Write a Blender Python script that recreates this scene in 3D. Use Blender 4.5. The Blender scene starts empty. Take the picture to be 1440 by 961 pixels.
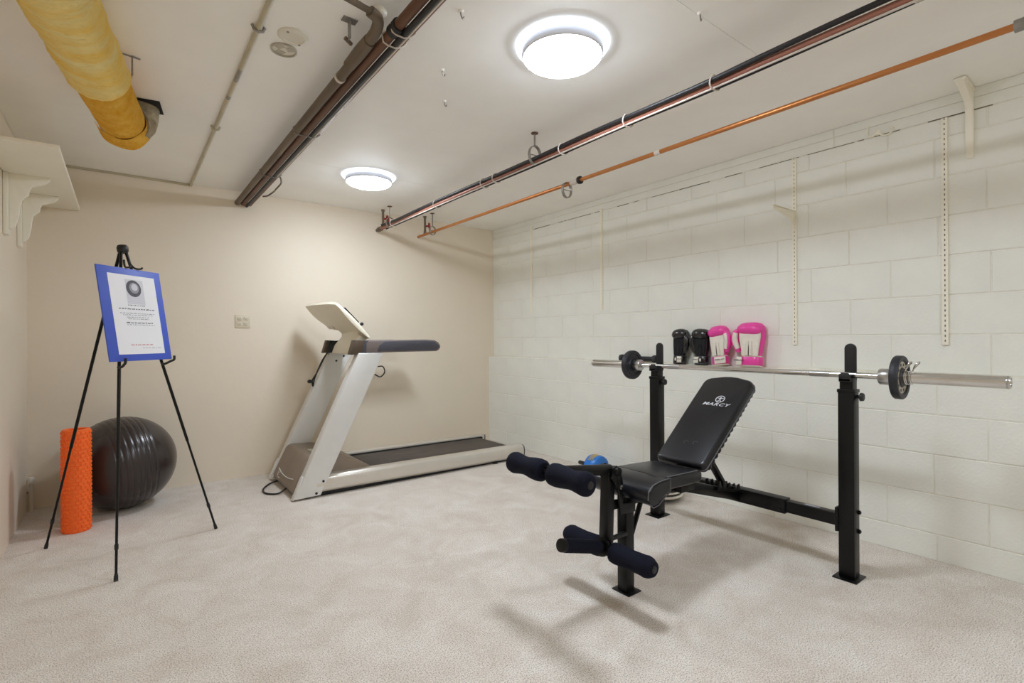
import bpy, bmesh, math, random
from mathutils import Vector, Matrix
random.seed(7)
S = bpy.context.scene
COL = S.collection
PI = math.pi

# ------------------------------------------------------------------ camera
cam_d = bpy.data.cameras.new('camera')
cam_d.sensor_width = 36.0
cam_d.lens = 712.5 / 1440 * 36
cam_d.shift_y = (480.5 - 476.6) / 1440 * -1
cam_d.clip_start = 0.05
cam = bpy.data.objects.new('camera', cam_d)
COL.objects.link(cam)
_th, _ro = math.radians(37.464), -0.005
_F = Vector((math.sin(_th), math.cos(_th), 0))
_R0, _U0 = Vector((math.cos(_th), -math.sin(_th), 0)), Vector((0, 0, 1))
_R = _R0 * math.cos(_ro) + _U0 * math.sin(_ro)
_U = -_R0 * math.sin(_ro) + _U0 * math.cos(_ro)
_m = Matrix((_R, _U, -_F)).transposed().to_4x4()
_m.translation = Vector((0, 0, 1.144))
cam.matrix_world = _m
S.camera = cam

# ------------------------------------------------------------------ world, exposure
wd = bpy.data.worlds.new('world')
S.world = wd
wd.use_nodes = True
wd.node_tree.nodes['Background'].inputs[0].default_value = (0.02, 0.02, 0.02, 1)
wd.node_tree.nodes['Background'].inputs[1].default_value = 1.0
S.view_settings.view_transform = 'Standard'
S.view_settings.look = 'None'
S.view_settings.exposure = 0.0
S.view_settings.gamma = 1.0
S.cycles.max_bounces = 16
S.cycles.diffuse_bounces = 12
LAMP = 79.0          # emission of the ceiling light diffusers
RIM = 3.0            # emission of their edge-lit rims
LAMP_COL = (0.87, 0.955, 1.06)

# ------------------------------------------------------------------ materials
def lin(c):
    def f(v):
        v /= 255.0
        return v / 12.92 if v <= 0.04045 else ((v + 0.055) / 1.055) ** 2.4
    return (f(c[0]), f(c[1]), f(c[2]), 1.0)

def mat(name, col, rough=0.6, metal=0.0, noise=0.0, nscale=8.0, bump=0.0, bscale=60.0, col2=None, coat=0.0, spec=0.5, stretch=None, bdist=0.01):
    m = bpy.data.materials.new(name)
    m.use_nodes = True
    nt = m.node_tree
    b = nt.nodes['Principled BSDF']
    c = lin(col)
    b.inputs['Base Color'].default_value = c
    b.inputs['Roughness'].default_value = rough
    b.inputs['Metallic'].default_value = metal
    b.inputs['Specular IOR Level'].default_value = spec
    if coat:
        b.inputs['Coat Weight'].default_value = coat
        b.inputs['Coat Roughness'].default_value = 0.15
    tc = nt.nodes.new('ShaderNodeTexCoord')
    vec = tc.outputs['Object']
    if stretch:
        mp = nt.nodes.new('ShaderNodeMapping')
        mp.inputs['Scale'].default_value = stretch
        nt.links.new(vec, mp.inputs['Vector'])
        vec = mp.outputs['Vector']
    if noise or col2:
        n = nt.nodes.new('ShaderNodeTexNoise')
        n.inputs['Scale'].default_value = nscale
        n.inputs['Detail'].default_value = 6
        n.inputs['Roughness'].default_value = 0.6
        nt.links.new(vec, n.inputs['Vector'])
        r = nt.nodes.new('ShaderNodeValToRGB')
        r.color_ramp.elements[0].position = 0.32
        r.color_ramp.elements[1].position = 0.68
        if col2:
            a, z = c, lin(col2)
        else:
            a = tuple(v * (1 - noise) for v in c[:3]) + (1,)
            z = tuple(min(1, v * (1 + noise)) for v in c[:3]) + (1,)
        r.color_ramp.elements[0].color = a
        r.color_ramp.elements[1].color = z
        nt.links.new(n.outputs['Fac'], r.inputs['Fac'])
        nt.links.new(r.outputs['Color'], b.inputs['Base Color'])
    if bump:
        n2 = nt.nodes.new('ShaderNodeTexNoise')
        n2.inputs['Scale'].default_value = bscale
        n2.inputs['Detail'].default_value = 5
        nt.links.new(vec, n2.inputs['Vector'])
        bp = nt.nodes.new('ShaderNodeBump')
        bp.inputs['Strength'].default_value = bump
        bp.inputs['Distance'].default_value = bdist
        nt.links.new(n2.outputs['Fac'], bp.inputs['Height'])
        nt.links.new(bp.outputs['Normal'], b.inputs['Normal'])
    return m

def glow(name, col, strength):
    m = bpy.data.materials.new(name)
    m.use_nodes = True
    b = m.node_tree.nodes['Principled BSDF']
    b.inputs['Base Color'].default_value = (0.8, 0.8, 0.8, 1)
    b.inputs['Emission Color'].default_value = (*col, 1)
    b.inputs['Emission Strength'].default_value = strength
    tc = m.node_tree.nodes.new('ShaderNodeTexNoise')
    tc.inputs['Scale'].default_value = 30
    b.inputs['Roughness'].default_value = 0.4
    return m

def carpet_mat():
    m = bpy.data.materials.new('carpet')
    m.use_nodes = True
    nt = m.node_tree
    b = nt.nodes['Principled BSDF']
    b.inputs['Roughness'].default_value = 0.95
    b.inputs['Specular IOR Level'].default_value = 0.1
    b.inputs['Sheen Weight'].default_value = 0.15
    tc = nt.nodes.new('ShaderNodeTexCoord')
    big = nt.nodes.new('ShaderNodeTexNoise')
    big.inputs['Scale'].default_value = 4.2
    big.inputs['Detail'].default_value = 7
    big.inputs['Roughness'].default_value = 0.68
    big.inputs['Distortion'].default_value = 0.8
    fine = nt.nodes.new('ShaderNodeTexNoise')
    fine.inputs['Scale'].default_value = 215
    fine.inputs['Detail'].default_value = 3
    vor = nt.nodes.new('ShaderNodeTexVoronoi')
    vor.inputs['Scale'].default_value = 300
    for n in (big, fine, vor):
        nt.links.new(tc.outputs['Object'], n.inputs['Vector'])
    r1 = nt.nodes.new('ShaderNodeValToRGB')
    r1.color_ramp.elements[0].position = 0.35
    r1.color_ramp.elements[1].position = 0.66
    r1.color_ramp.elements[0].color = lin((225, 214, 203))
    r1.color_ramp.elements[1].color = lin((242, 236, 229))
    nt.links.new(big.outputs['Fac'], r1.inputs['Fac'])
    r2 = nt.nodes.new('ShaderNodeValToRGB')
    r2.color_ramp.elements[0].position = 0.34
    r2.color_ramp.elements[1].position = 0.55
    r2.color_ramp.elements[0].color = (0.40, 0.38, 0.355, 1)
    r2.color_ramp.elements[1].color = (1, 1, 1, 1)
    nt.links.new(fine.outputs['Fac'], r2.inputs['Fac'])
    mx = nt.nodes.new('ShaderNodeMix')
    mx.data_type = 'RGBA'
    mx.blend_type = 'MULTIPLY'
    mx.inputs['Factor'].default_value = 0.9
    nt.links.new(r1.outputs['Color'], mx.inputs['A'])
    nt.links.new(r2.outputs['Color'], mx.inputs['B'])
    nt.links.new(mx.outputs['Result'], b.inputs['Base Color'])
    ad = nt.nodes.new('ShaderNodeMath')
    ad.operation = 'ADD'
    nt.links.new(fine.outputs['Fac'], ad.inputs[0])
    nt.links.new(vor.outputs['Distance'], ad.inputs[1])
    bp = nt.nodes.new('ShaderNodeBump')
    bp.inputs['Strength'].default_value = 0.5
    bp.inputs['Distance'].default_value = 0.004
    nt.links.new(ad.outputs[0], bp.inputs['Height'])
    nt.links.new(bp.outputs['Normal'], b.inputs['Normal'])
    return m

M = {}
M['carpet'] = carpet_mat()
M['wall'] = mat('cream_wall_paint', (230, 219, 201), 0.55, noise=0.02, nscale=1.5, bump=0.12, bscale=18, bdist=0.01)
M['block'] = mat('cream_block_paint', (234, 235, 228), 0.6, noise=0.025, nscale=5, bump=0.35, bscale=70, bdist=0.006)
M['joint'] = mat('cream_joint_paint', (231, 229, 218), 0.7, noise=0.08, nscale=14, bump=0.4, bscale=50)
M['crack'] = mat('dark_crack_slot_shade', (120, 112, 92), 0.8, noise=0.5, nscale=9)
M['ceiling'] = mat('ceiling_paint', (248, 247, 243), 0.65, noise=0.025, nscale=2.5, bump=0.12, bscale=14)
M['shelf'] = mat('cream_shelf_paint', (243, 239, 224), 0.45, noise=0.015, nscale=6)
M['white_pl'] = mat('white_plastic', (222, 217, 203), 0.4, noise=0.01)
M['black_met'] = mat('black_powder_coat', (8, 8, 9), 0.36, spec=0.3, noise=0.15, nscale=20, bump=0.05, bscale=300)
M['black_pl'] = mat('black_plastic', (22, 22, 24), 0.45, noise=0.1)
M['foam'] = mat('black_foam', (18, 20, 34), 0.92, noise=0.25, nscale=120, bump=0.5, bscale=220, bdist=0.003, spec=0.2)
M['vinyl'] = mat('black_vinyl', (15, 16, 23), 0.30, noise=0.15, nscale=6, bump=0.05, bscale=120, bdist=0.004)
M['piping'] = mat('grey_piping', (88, 88, 92), 0.5, noise=0.1)
M['print_w'] = mat('white_print', (215, 218, 224), 0.5, noise=0.02)
M['steel'] = mat('brushed_steel', (190, 190, 190), 0.28, 1.0, noise=0.10, nscale=25, stretch=(1, 0.1, 1))
M['chrome'] = mat('chrome', (215, 214, 212), 0.18, 1.0, noise=0.04)
M['rubber'] = mat('rubber_plate', (34, 35, 42), 0.5, noise=0.2, nscale=30)
M['silver'] = mat('silver_paint', (222, 222, 220), 0.36, 0.15, noise=0.02, nscale=12)
M['rail'] = mat('champagne_rail', (218, 213, 204), 0.30, 0.45, noise=0.03, nscale=10)
M['hood'] = mat('taupe_hood', (138, 124, 110), 0.5, noise=0.05, nscale=10, bump=0.08, bscale=200)
M['belt'] = mat('running_belt', (82, 74, 68), 0.75, noise=0.22, nscale=4, bump=0.1, bscale=300, stretch=(1, 3, 1))
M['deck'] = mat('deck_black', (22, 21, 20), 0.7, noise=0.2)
M['console'] = mat('console_cream', (228, 222, 204), 0.35, noise=0.015)
M['pad_grey'] = mat('slate_grip', (74, 74, 84), 0.55, noise=0.08, nscale=30)
M['pad_taupe'] = mat('taupe_grip', (118, 108, 106), 0.5, noise=0.05)
M['brown_pl'] = mat('brown_plastic', (88, 72, 58), 0.5, noise=0.08)
M['sticker'] = mat('pale_sticker', (205, 208, 190), 0.5, noise=0.03)
M['screen'] = mat('dark_display', (18, 20, 24), 0.12, noise=0.05)
M['ball'] = mat('dark_pvc', (48, 40, 39), 0.26, noise=0.15, nscale=3, spec=0.6)
M['orange'] = mat('orange_foam', (255, 114, 40), 0.6, noise=0.05, nscale=40, bump=0.1, bscale=150)
M['blue_board'] = mat('blue_board', (66, 92, 196), 0.5, noise=0.03, nscale=4)
M['paper'] = mat('white_paper', (236, 236, 240), 0.6, noise=0.01)
M['ink_grey'] = mat('grey_ink', (150, 150, 158), 0.7, noise=0.1)
M['ink_dark'] = mat('dark_ink', (72, 72, 80), 0.6, noise=0.3, nscale=40)
M['ink_pale'] = mat('pale_ink', (212, 212, 220), 0.7, noise=0.03)
M['ink_red'] = mat('red_ink', (206, 120, 130), 0.7, noise=0.1)
M['pink'] = mat('pink_vinyl', (236, 72, 166), 0.3, noise=0.03, nscale=10, bump=0.04)
M['glove_w'] = mat('white_vinyl', (226, 220, 208), 0.45, noise=0.05, nscale=18, bump=0.15, bscale=60)
M['glove_b'] = mat('black_glove_vinyl', (15, 15, 19), 0.24, spec=0.8, noise=0.2, nscale=12, bump=0.1, bscale=80)
M['glove_mesh'] = mat('black_mesh_cloth', (20, 20, 24), 0.85, noise=0.3, nscale=80, bump=0.3, bscale=200)
M['yellow'] = mat('yellow_fibreglass', (255, 212, 104), 0.95, col2=(255, 236, 168), nscale=5, bump=0.9, bscale=30, bdist=0.03, stretch=(0.9, 3.0, 0.9), spec=0.1)
M['amber'] = mat('amber_fibreglass', (224, 160, 44), 0.95, col2=(240, 190, 84), nscale=14, bump=0.9, bscale=60, bdist=0.02, spec=0.1)
M['foil'] = mat('dirty_foil', (150, 138, 112), 0.6, 0.1, noise=0.4, nscale=20, bump=0.5, bscale=40)
M['hole_shade'] = mat('dark_hole', (34, 28, 24), 0.9, noise=0.3)
M['iron'] = mat('rusty_iron_pipe', (84, 56, 40), 0.5, 0.2, col2=(116, 80, 58), nscale=7, stretch=(1, 0.25, 1), bump=0.1, bscale=90)
M['iron_d'] = mat('grey_iron_pipe', (96, 84, 70), 0.55, 0.25, col2=(122, 108, 92), nscale=9, stretch=(1, 0.25, 1))
M['copper'] = mat('copper_pipe', (186, 118, 66), 0.36, 0.7, col2=(206, 142, 88), nscale=6, stretch=(1, 0.2, 1))
M['copper_d'] = mat('dull_red_pipe', (150, 98, 82), 0.45, 0.3, col2=(172, 120, 102), nscale=6, stretch=(1, 0.2, 1))
M['cable'] = mat('black_cable', (26, 24, 26), 0.5, noise=0.15)
M['cable_w'] = mat('white_cable', (206, 196, 186), 0.5, noise=0.05)
M['cable_g'] = mat('grey_cable', (128, 122, 118), 0.5, noise=0.1)
M['galv'] = mat('galvanised_steel', (150, 146, 140), 0.4, 0.7, noise=0.15, nscale=30)
M['red_pl'] = mat('red_valve_paint', (150, 44, 44), 0.5, noise=0.15)
M['conduit'] = mat('painted_conduit', (188, 180, 156), 0.5, noise=0.14, nscale=8, stretch=(1, 0.3, 1))
M['grey_plate'] = mat('grey_metal_plate', (188, 182, 168), 0.5, 0.3, noise=0.15, nscale=30)
M['outlet'] = mat('almond_plastic', (214, 204, 182), 0.4, noise=0.02)
M['blue_pl'] = mat('blue_plastic', (38, 120, 208), 0.35, noise=0.03)
M['gold'] = mat('gold_print', (196, 176, 110), 0.4, noise=0.1)
M['lamp'] = glow('lamp_diffuser', LAMP_COL, LAMP)
M['lamp_rim'] = glow('lamp_rim', (0.70, 0.82, 1.0), RIM)
M['lamp_band'] = mat('grey_blue_band', (228, 232, 242), 0.35, noise=0.01)
M['lamp_base'] = mat('white_enamel', (236, 236, 236), 0.4, noise=0.01)

# ------------------------------------------------------------------ mesh helpers
def nb():
    return bmesh.new()

def box(bm, x0, x1, y0, y1, z0, z1, mtx=None):
    vs = [bm.verts.new((x, y, z)) for x in (x0, x1) for y in (y0, y1) for z in (z0, z1)]
    for f in ((0, 1, 3, 2), (4, 6, 7, 5), (0, 4, 5, 1), (2, 3, 7, 6), (0, 2, 6, 4), (1, 5, 7, 3)):
        bm.faces.new([vs[i] for i in f])
    if mtx is not None:
        bmesh.ops.transform(bm, matrix=mtx, verts=vs)
    return vs

def loft(bm, rings, caps=True, closed=True):
    R = [[bm.verts.new(p) for p in r] for r in rings]
    n = len(R[0])
    for a, b in zip(R[:-1], R[1:]):
        for i in range(n if closed else n - 1):
            j = (i + 1) % n
            bm.faces.new((a[i], a[j], b[j], b[i]))
    if caps and closed:
        bm.faces.new(list(reversed(R[0])))
        bm.faces.new(R[-1])
    return [v for r in R for v in r]

def frames(pts):
    pts = [Vector(p) for p in pts]
    out = []
    t0 = (pts[1] - pts[0]).normalized()
    up = Vector((0, 0, 1)) if abs(t0.z) < 0.9 else Vector((1, 0, 0))
    n = (up - t0 * up.dot(t0)).normalized()
    for i, p in enumerate(pts):
        if i == 0: t = t0
        elif i == len(pts) - 1: t = (pts[i] - pts[i - 1]).normalized()
        else: t = ((pts[i + 1] - pts[i]).normalized() + (pts[i] - pts[i - 1]).normalized()).normalized()
        n = (n - t * n.dot(t)).normalized()
        out.append((p, n, t.cross(n)))
    return out

def tube(bm, pts, r, seg=12, caps=True):
    rs = r if isinstance(r, (list, tuple)) else [r] * len(pts)
    rings = []
    for (p, n, b), rr in zip(frames(pts), rs):
        rings.append([p + (n * math.cos(2 * PI * k / seg) + b * math.sin(2 * PI * k / seg)) * rr for k in range(seg)])
    return loft(bm, rings, caps)

def sqtube(bm, a, b, w, h=None):
    """square bar from a to b, w across, h in the other direction"""
    h = h or w
    fr = frames([a, b])
    rings = [[p + n * (sx * h / 2) + c * (sy * w / 2) for sx, sy in ((1, 1), (-1, 1), (-1, -1), (1, -1))] for p, n, c in fr]
    return loft(bm, rings)

def spline(pts, k=6):
    P = [Vector(p) for p in pts]
    P = [P[0] * 2 - P[1]] + P + [P[-1] * 2 - P[-2]]
    out = []
    for i in range(1, len(P) - 2):
        for s in range(k):
            t = s / k
            a, b, c, d = P[i - 1], P[i], P[i + 1], P[i + 2]
            out.append(0.5 * ((2 * b) + (c - a) * t + (2 * a - 5 * b + 4 * c - d) * t * t + (3 * b - a - 3 * c + d) * t ** 3))
    out.append(P[-2])
    return out

def lathe(bm, prof, o=(0, 0, 0), axis=(0, 0, 1), seg=32, caps=True):
    ax = Vector(axis).normalized()
    q = Vector((0, 0, 1)).rotation_difference(ax)
    o = Vector(o)
    rings = [[o + q @ Vector((r * math.cos(2 * PI * k / seg), r * math.sin(2 * PI * k / seg), z)) for k in range(seg)] for r, z in prof]
    return loft(bm, rings, caps)

def prism(bm, poly, plane, a, b):
    """polygon in plane 'xz' (extruded in y), 'yz' (in x) or 'xy' (in z)"""
    def P(u, v, w):
        return {'xz': (u, w, v), 'yz': (w, u, v), 'xy': (u, v, w)}[plane]
    return loft(bm, [[P(u, v, a) for u, v in poly], [P(u, v, b) for u, v in poly]])

def sphere(bm, c, rx, ry=None, rz=None, seg=20, rings=12, mtx=None):
    ry = ry or rx; rz = rz or rx
    m = Matrix.Translation(Vector(c)) @ (mtx or Matrix.Identity(4)) @ Matrix.Diagonal((rx, ry, rz, 1))
    bmesh.ops.create_uvsphere(bm, u_segments=seg, v_segments=rings, radius=1.0, matrix=m)

def bevel(bm, w, seg=2, ang=30):
    bmesh.ops.recalc_face_normals(bm, faces=bm.faces[:])
    ed = [e for e in bm.edges if len(e.link_faces) == 2 and e.calc_face_angle(0) > math.radians(ang)]
    if ed:
        bmesh.ops.bevel(bm, geom=ed, offset=w, segments=seg, profile=0.5, affect='EDGES', clamp_overlap=True)

ORI = {}
def obj(name, bm, m, parent=None, label=None, bev=0, seg=2, smooth=40, M4=None, subdiv=0):
    if bev: bevel(bm, bev, seg)
    if M4 is not None: bmesh.ops.transform(bm, matrix=M4, verts=bm.verts[:])
    bmesh.ops.recalc_face_normals(bm, faces=bm.faces[:])
    o0 = ORI.get(parent.name, Vector()) if parent else Vector()
    if o0.length: bmesh.ops.translate(bm, vec=-o0, verts=bm.verts[:])
    me = bpy.data.meshes.new(name)
    bm.to_mesh(me); bm.free()
    me.materials.append(m if not isinstance(m, str) else M[m])
    if smooth:
        me.shade_smooth()
        me.set_sharp_from_angle(angle=math.radians(smooth))
    o = bpy.data.objects.new(name, me)
    COL.objects.link(o)
    if parent:
        o.parent = parent
        ORI[o.name] = o0
    if label: o['label'] = label
    if subdiv:
        sd = o.modifiers.new('subdivision', 'SUBSURF'); sd.levels = subdiv; sd.render_levels = subdiv
    return o

def thing(name, label, cat, loc, group=None):
    o = bpy.data.objects.new(name, None)
    COL.objects.link(o)
    o.empty_display_size = 0.05
    o.location = loc
    ORI[o.name] = Vector(loc)
    o['label'] = label; o['category'] = cat
    if group: o['group'] = group
    return o

def tag(o, label, cat, group=None):
    o['label'] = label; o['category'] = cat
    if group: o['group'] = group
    return o

def struct(name, bm, m, bev=0):
    o = obj(name, bm, m, bev=bev)
    o['kind'] = 'structure'
    return o

def text_bm(s, size, ext=0.0006, shear=0.0, sx=1.0, bold=0.0):
    cu = bpy.data.curves.new('lettering', 'FONT')
    cu.body = s; cu.size = size; cu.extrude = ext; cu.shear = shear
    cu.align_x = 'CENTER'; cu.align_y = 'CENTER'; cu.offset = bold
    cu.resolution_u = 3; cu.space_character = 1.10
    t = bpy.data.objects.new('lettering', cu)
    COL.objects.link(t)
    bpy.context.view_layer.update()
    dg = bpy.context.evaluated_depsgraph_get()
    me = t.evaluated_get(dg).to_mesh()
    bm = bmesh.new(); bm.from_mesh(me)
    t.evaluated_get(dg).to_mesh_clear()
    bpy.data.objects.remove(t); bpy.data.curves.remove(cu)
    if sx != 1: bmesh.ops.scale(bm, vec=(sx, 1, 1), verts=bm.verts[:])
    return bm

def frame(o, u, v, n):
    m = Matrix((Vector(u), Vector(v), Vector(n))).transposed().to_4x4()
    m.translation = Vector(o)
    return m

# ------------------------------------------------------------------ room shell
X0, XU, XLOW, YB, YF, CE = -0.519, 3.356, 3.285, 4.724, -2.6, 2.38
LEDGE = 0.947
bm = nb(); box(bm, X0 - .2, 3.7, YF - .2, YB + .2, -0.12, 0.0)
struct('floor', bm, 'carpet')
bm = nb(); box(bm, X0 - .2, 3.7, YB, YB + 0.2, -.12, CE + .15)
struct('wall_back', bm, 'wall')
bm = nb(); box(bm, X0 - .2, X0, YF - .2, YB + .2, -.12, CE + .15)
struct('wall_left', bm, 'wall')
bm = nb(); box(bm, X0 - .2, 3.7, YF - .2, YF, -.12, CE + .15)
struct('wall_front', bm, 'wall')

ceil_bm = nb(); box(ceil_bm, X0 - .2, 3.7, YF - .2, YB + .2, CE + 0.004, CE + .2)
ceil = struct('ceiling', ceil_bm, 'ceiling')
# plaster panels with open seams between them
xs = [X0, 0.424, 0.872, 2.31, XU]
ysn = {0: [YF, YB], 1: [YF, 1.1, YB], 2: [YF, 1.10, 3.64, YB], 3: [YF, YB]}
for i in range(4):
    for a, b in zip(ysn[i][:-1], ysn[i][1:]):
        g = 0.0014
        bm = nb(); box(bm, xs[i] + g, xs[i + 1] - g, a + g, b - g, CE, CE + 0.006)
        obj('panel', bm, 'ceiling', ceil)

# right wall: block courses, the lower five standing proud as a ledge
bm = nb()
box(bm, XLOW + 0.0032, 3.7, YF, YB, -.12, LEDGE)
box(bm, XU + 0.0032, 3.7, YF, YB, LEDGE, CE + .1)
wr = struct('wall_right', bm, 'joint')
BL, BH, GAP = 0.4064, 0.2032, 0.0048
def block_mesh(l, h, name):
    b = nb()
    d, e = 0.012, 0.0022
    back = [b.verts.new((d, y, z)) for y, z in ((0, 0), (l, 0), (l, h), (0, h))]
    mid = [b.verts.new((0.003, y, z)) for y, z in ((0, 0), (l, 0), (l, h), (0, h))]
    fr = [b.verts.new((0, y, z)) for y, z in ((e, e), (l - e, e), (l - e, h - e), (e, h - e))]
    for A, B in ((back, mid), (mid, fr)):
        for i in range(4):
            b.faces.new((A[i], A[(i + 1) % 4], B[(i + 1) % 4], B[i]))
    b.faces.new(fr)
    bmesh.ops.recalc_face_normals(b, faces=b.faces[:])
    me = bpy.data.meshes.new(name); b.to_mesh(me); b.free()
    me.materials.append(M['block'])
    return me
courses = [(-0.0686, BH, 0.805, XLOW), (0.1346, BH, 0.325, XLOW), (0.3378, BH, 0.835, XLOW), (0.541, BH, 0.325, XLOW), (0.7442, BH - .0004, 0.80, XLOW),
           (0.952, BH, 0.325, XU), (1.1552, BH, 0.805, XU), (1.3584, BH, 0.325, XU), (1.5616, BH, 0.82, XU), (1.7648, BH, 0.36, XU), (1.968, BH, 0.855, XU), (2.1712, 0.0985, 0.35, XU)]
cache = {}
for z0, h, off, X in courses:
    k = math.floor((-1.2) / BL)
    y = (k + off) * BL
    while y < YB:
        a, c = y + GAP / 2, min(y + BL, YB + GAP / 2) - GAP / 2
        if c - a > 0.02:
            zz, hh = z0 + GAP / 2, h - GAP
            if zz < 0: hh += zz - 0.0; zz = 0.0
            key = (round(c - a, 3), round(hh, 4))
            if key not in cache: cache[key] = block_mesh(c - a, hh, 'block')
            o = bpy.data.objects.new('block', cache[key])
            COL.objects.link(o)
            o.parent = wr
            o.location = (X + random.uniform(-.0006, .0006), a, zz)
            o.rotation_euler = (0, random.uniform(-.004, .004), random.uniform(-.003, .003))
        y += BL
for z0, z1, x in ((2.2735, 2.328, XU - .001), (2.331, 2.379, XU - .003)):
    for a, b in ((YF, 1.22), (1.224, YB)):
        bm = nb(); box(bm, x, XU + .01, a, b, z0, z1)
        obj('top_plate', bm, 'block', wr, bev=.002)
bm = nb(); y = 4.0
while y > -1.0:
    l = random.choice((.03, .06, .12, .25, .3)); hh = random.uniform(.0010, .0026)
    box(bm, XU + .0004, XU + .01, y - l, y, 2.2712 - hh, 2.2712 + hh)
    y -= l + random.choice((.01, .02, .05, .12, .2))
o = obj('dark_crack', bm, 'crack', wr, label='dark ragged crack along the top block course')
o['kind'] = 'stuff'
# thin trim strip where the back wall meets the ceiling, left of the conduit
bm = nb(); box(bm, X0, 0.424, YB - .012, YB, CE - .016, CE)
struct('trim_1', bm, 'conduit', bev=.003)

# ------------------------------------------------------------------ ceiling lights
def ceiling_light(x, y, label):
    t = thing('ceiling_light', label, 'ceiling light', (x, y, CE), 'round flush lights on the ceiling')
    bm = nb(); lathe(bm, [(0.150, -0.001), (0.150, -0.03), (0.10, -.03)], (x, y, CE), seg=48)
    obj('base_plate', bm, 'lamp_base', t)
    bm = nb(); lathe(bm, [(0.160, -0.001), (0.190, -0.001), (0.196, -0.006), (0.192, -0.012), (0.17, -0.018), (0.160, -0.018)], (x, y, CE), seg=64)
    obj('glowing_rim', bm, 'lamp_rim', t)
    bm = nb(); lathe(bm, [(0.158, -0.012), (0.170, -0.014), (0.172, -0.034), (0.170, -0.046), (0.165, -0.050), (0.158, -0.046)], (x, y, CE), seg=64)
    obj('band', bm, 'lamp_band', t)
    bm = nb(); lathe(bm, [(0.163, -0.044), (0.163, -0.049), (0.152, -0.060), (0.12, -0.072), (0.07, -0.079), (0.02, -0.081)], (x, y, CE), seg=48)
    obj('diffuser', bm, 'lamp', t)
    return t
ceiling_light(1.475, 1.565, 'glowing round white ceiling light nearer the viewer, between the pipes')
ceiling_light(1.478, 3.70, 'glowing round white ceiling light farther off, near the back wall')
ceiling_light(1.475, -0.57, 'round white fill light added behind the viewer, out of frame')  # unseen lamp, added at the same spacing to raise the ambient light

# ------------------------------------------------------------------ treadmill
tm = thing('treadmill', 'large silver and taupe treadmill with grey handrails standing along the back wall', 'treadmill', (2.0, 4.14, 0))
TN, TF = 3.76, 4.52
up_poly = [(0.944, 0.012), (1.13, 0.016), (1.197, 0.154), (1.618, 1.04), (1.415, 1.04), (1.18, 0.53)]
for y0, y1 in ((TN, TN + .082), (TF - .082, TF)):
    bm = nb(); prism(bm, up_poly, 'xz', y0, y1)
    up = obj('upright', bm, 'silver', tm, bev=.008, seg=3)
    for bx, bz in ((1.098, 0.035), (1.148, 0.115)) if y0 == TN else ((1.47, 0.96), (1.535, 1.0)):
        b2 = nb(); lathe(b2, [(0.009, 0), (0.009, .003), (0.004, .004)], (bx, y0, bz), (0, -1, 0), seg=12)
        obj('bolt', b2, 'black_pl', up)
# front corner plates
for y0, y1 in ((TN + .004, TN + .05), (TF - .05, TF - .004)):
    bm = nb(); prism(bm, [(0.935, 0.012), (0.948, 0.012), (1.014, 0.165), (1.001, 0.165)], 'xz', y0, y1)
    obj('corner_plate', bm, 'silver', tm, bev=.003)
rail_prof = [(.022, .03), (.004, .048), (-.002, .09), (.008, .132), (.028, .15), (.088, .15), (.094, .145), (.094, .03)]
for side in (0, 1):
    rings = []
    for x, dz, zc in ((1.10, 0.003, 0), (3.02, -.016, 0)):
        ring = []
        for py, pz in rail_prof:
            y = TN + py if side == 0 else TF - py
            ring.append((x, y, pz + dz))
        rings.append(ring)
    bm = nb(); loft(bm, rings)
    rl = obj('side_rail', bm, 'rail', tm, bev=.004)
    bm = nb(); loft(bm, [[(3.018, p[1], p[2]) for p in rings[1]], [(3.034, p[1] * .97 + .03 * (TN + .045 if side == 0 else TF - .045), p[2] * .94 + .06 * .075) for p in rings[1]]])
    obj('end_cap', bm, 'pad_grey', rl, bev=.004, label='dark grey end cap')
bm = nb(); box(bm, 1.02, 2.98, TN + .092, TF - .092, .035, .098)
box(bm, 1.14, 2.95, TN + .030, TF - .030, .004, .034)  # dark underframe skirt, added to blacken the shadow gap below the rails
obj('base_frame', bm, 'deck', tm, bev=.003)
bm = nb(); prism(bm, [(1.3, .104), (1.3, .122), (2.93, .112), (2.965, .104), (2.975, .085), (2.96, .066), (2.93, .06), (1.35, .07)], 'xz', TN + .118, TF - .118)
obj('running_belt', bm, 'belt', tm, bev=.002, label='dark grey-brown running belt')
for y0, y1 in ((TN + .094, TN + .116), (TF - .116, TF - .094)):
    bm = nb(); prism(bm, [(1.4, .098), (1.4, .131), (2.98, .118), (2.98, .09)], 'xz', y0, y1)
    obj('foot_rail', bm, 'deck', tm, bev=.002)
for x, y in ((1.05, TN + .06), (1.05, TF - .06), (2.70, TN + .03), (2.70, TF - .03)):
    bm = nb(); lathe(bm, [(.026, 0), (.026, .012), (.012, .014), (.012, .045)], (x, y, 0), seg=14)
    obj('foot', bm, 'black_pl', tm)
hood_poly = [(.962, .03), (.955, .06), (1.052, .262), (1.075, .283), (1.11, .288), (1.25, .277), (1.32, .262), (1.41, .222), (1.48, .183), (1.535, .153), (1.535, .13), (1.2, .10), (1.1, .03)]
bm = nb(); prism(bm, hood_poly, 'xz', TN + .084, TF - .084)
hd = obj('motor_hood', bm, 'hood', tm, bev=.007, seg=3, label='taupe motor hood')
bm = nb(); m4 = frame((1.165, 4.06, .286), (1, 0, -.08), (0, 1, 0), (.08, 0, 1)); box(bm, -.03, .03, -.06, .06, 0, .0015, m4)
obj('sticker', bm, 'sticker', hd)
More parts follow.
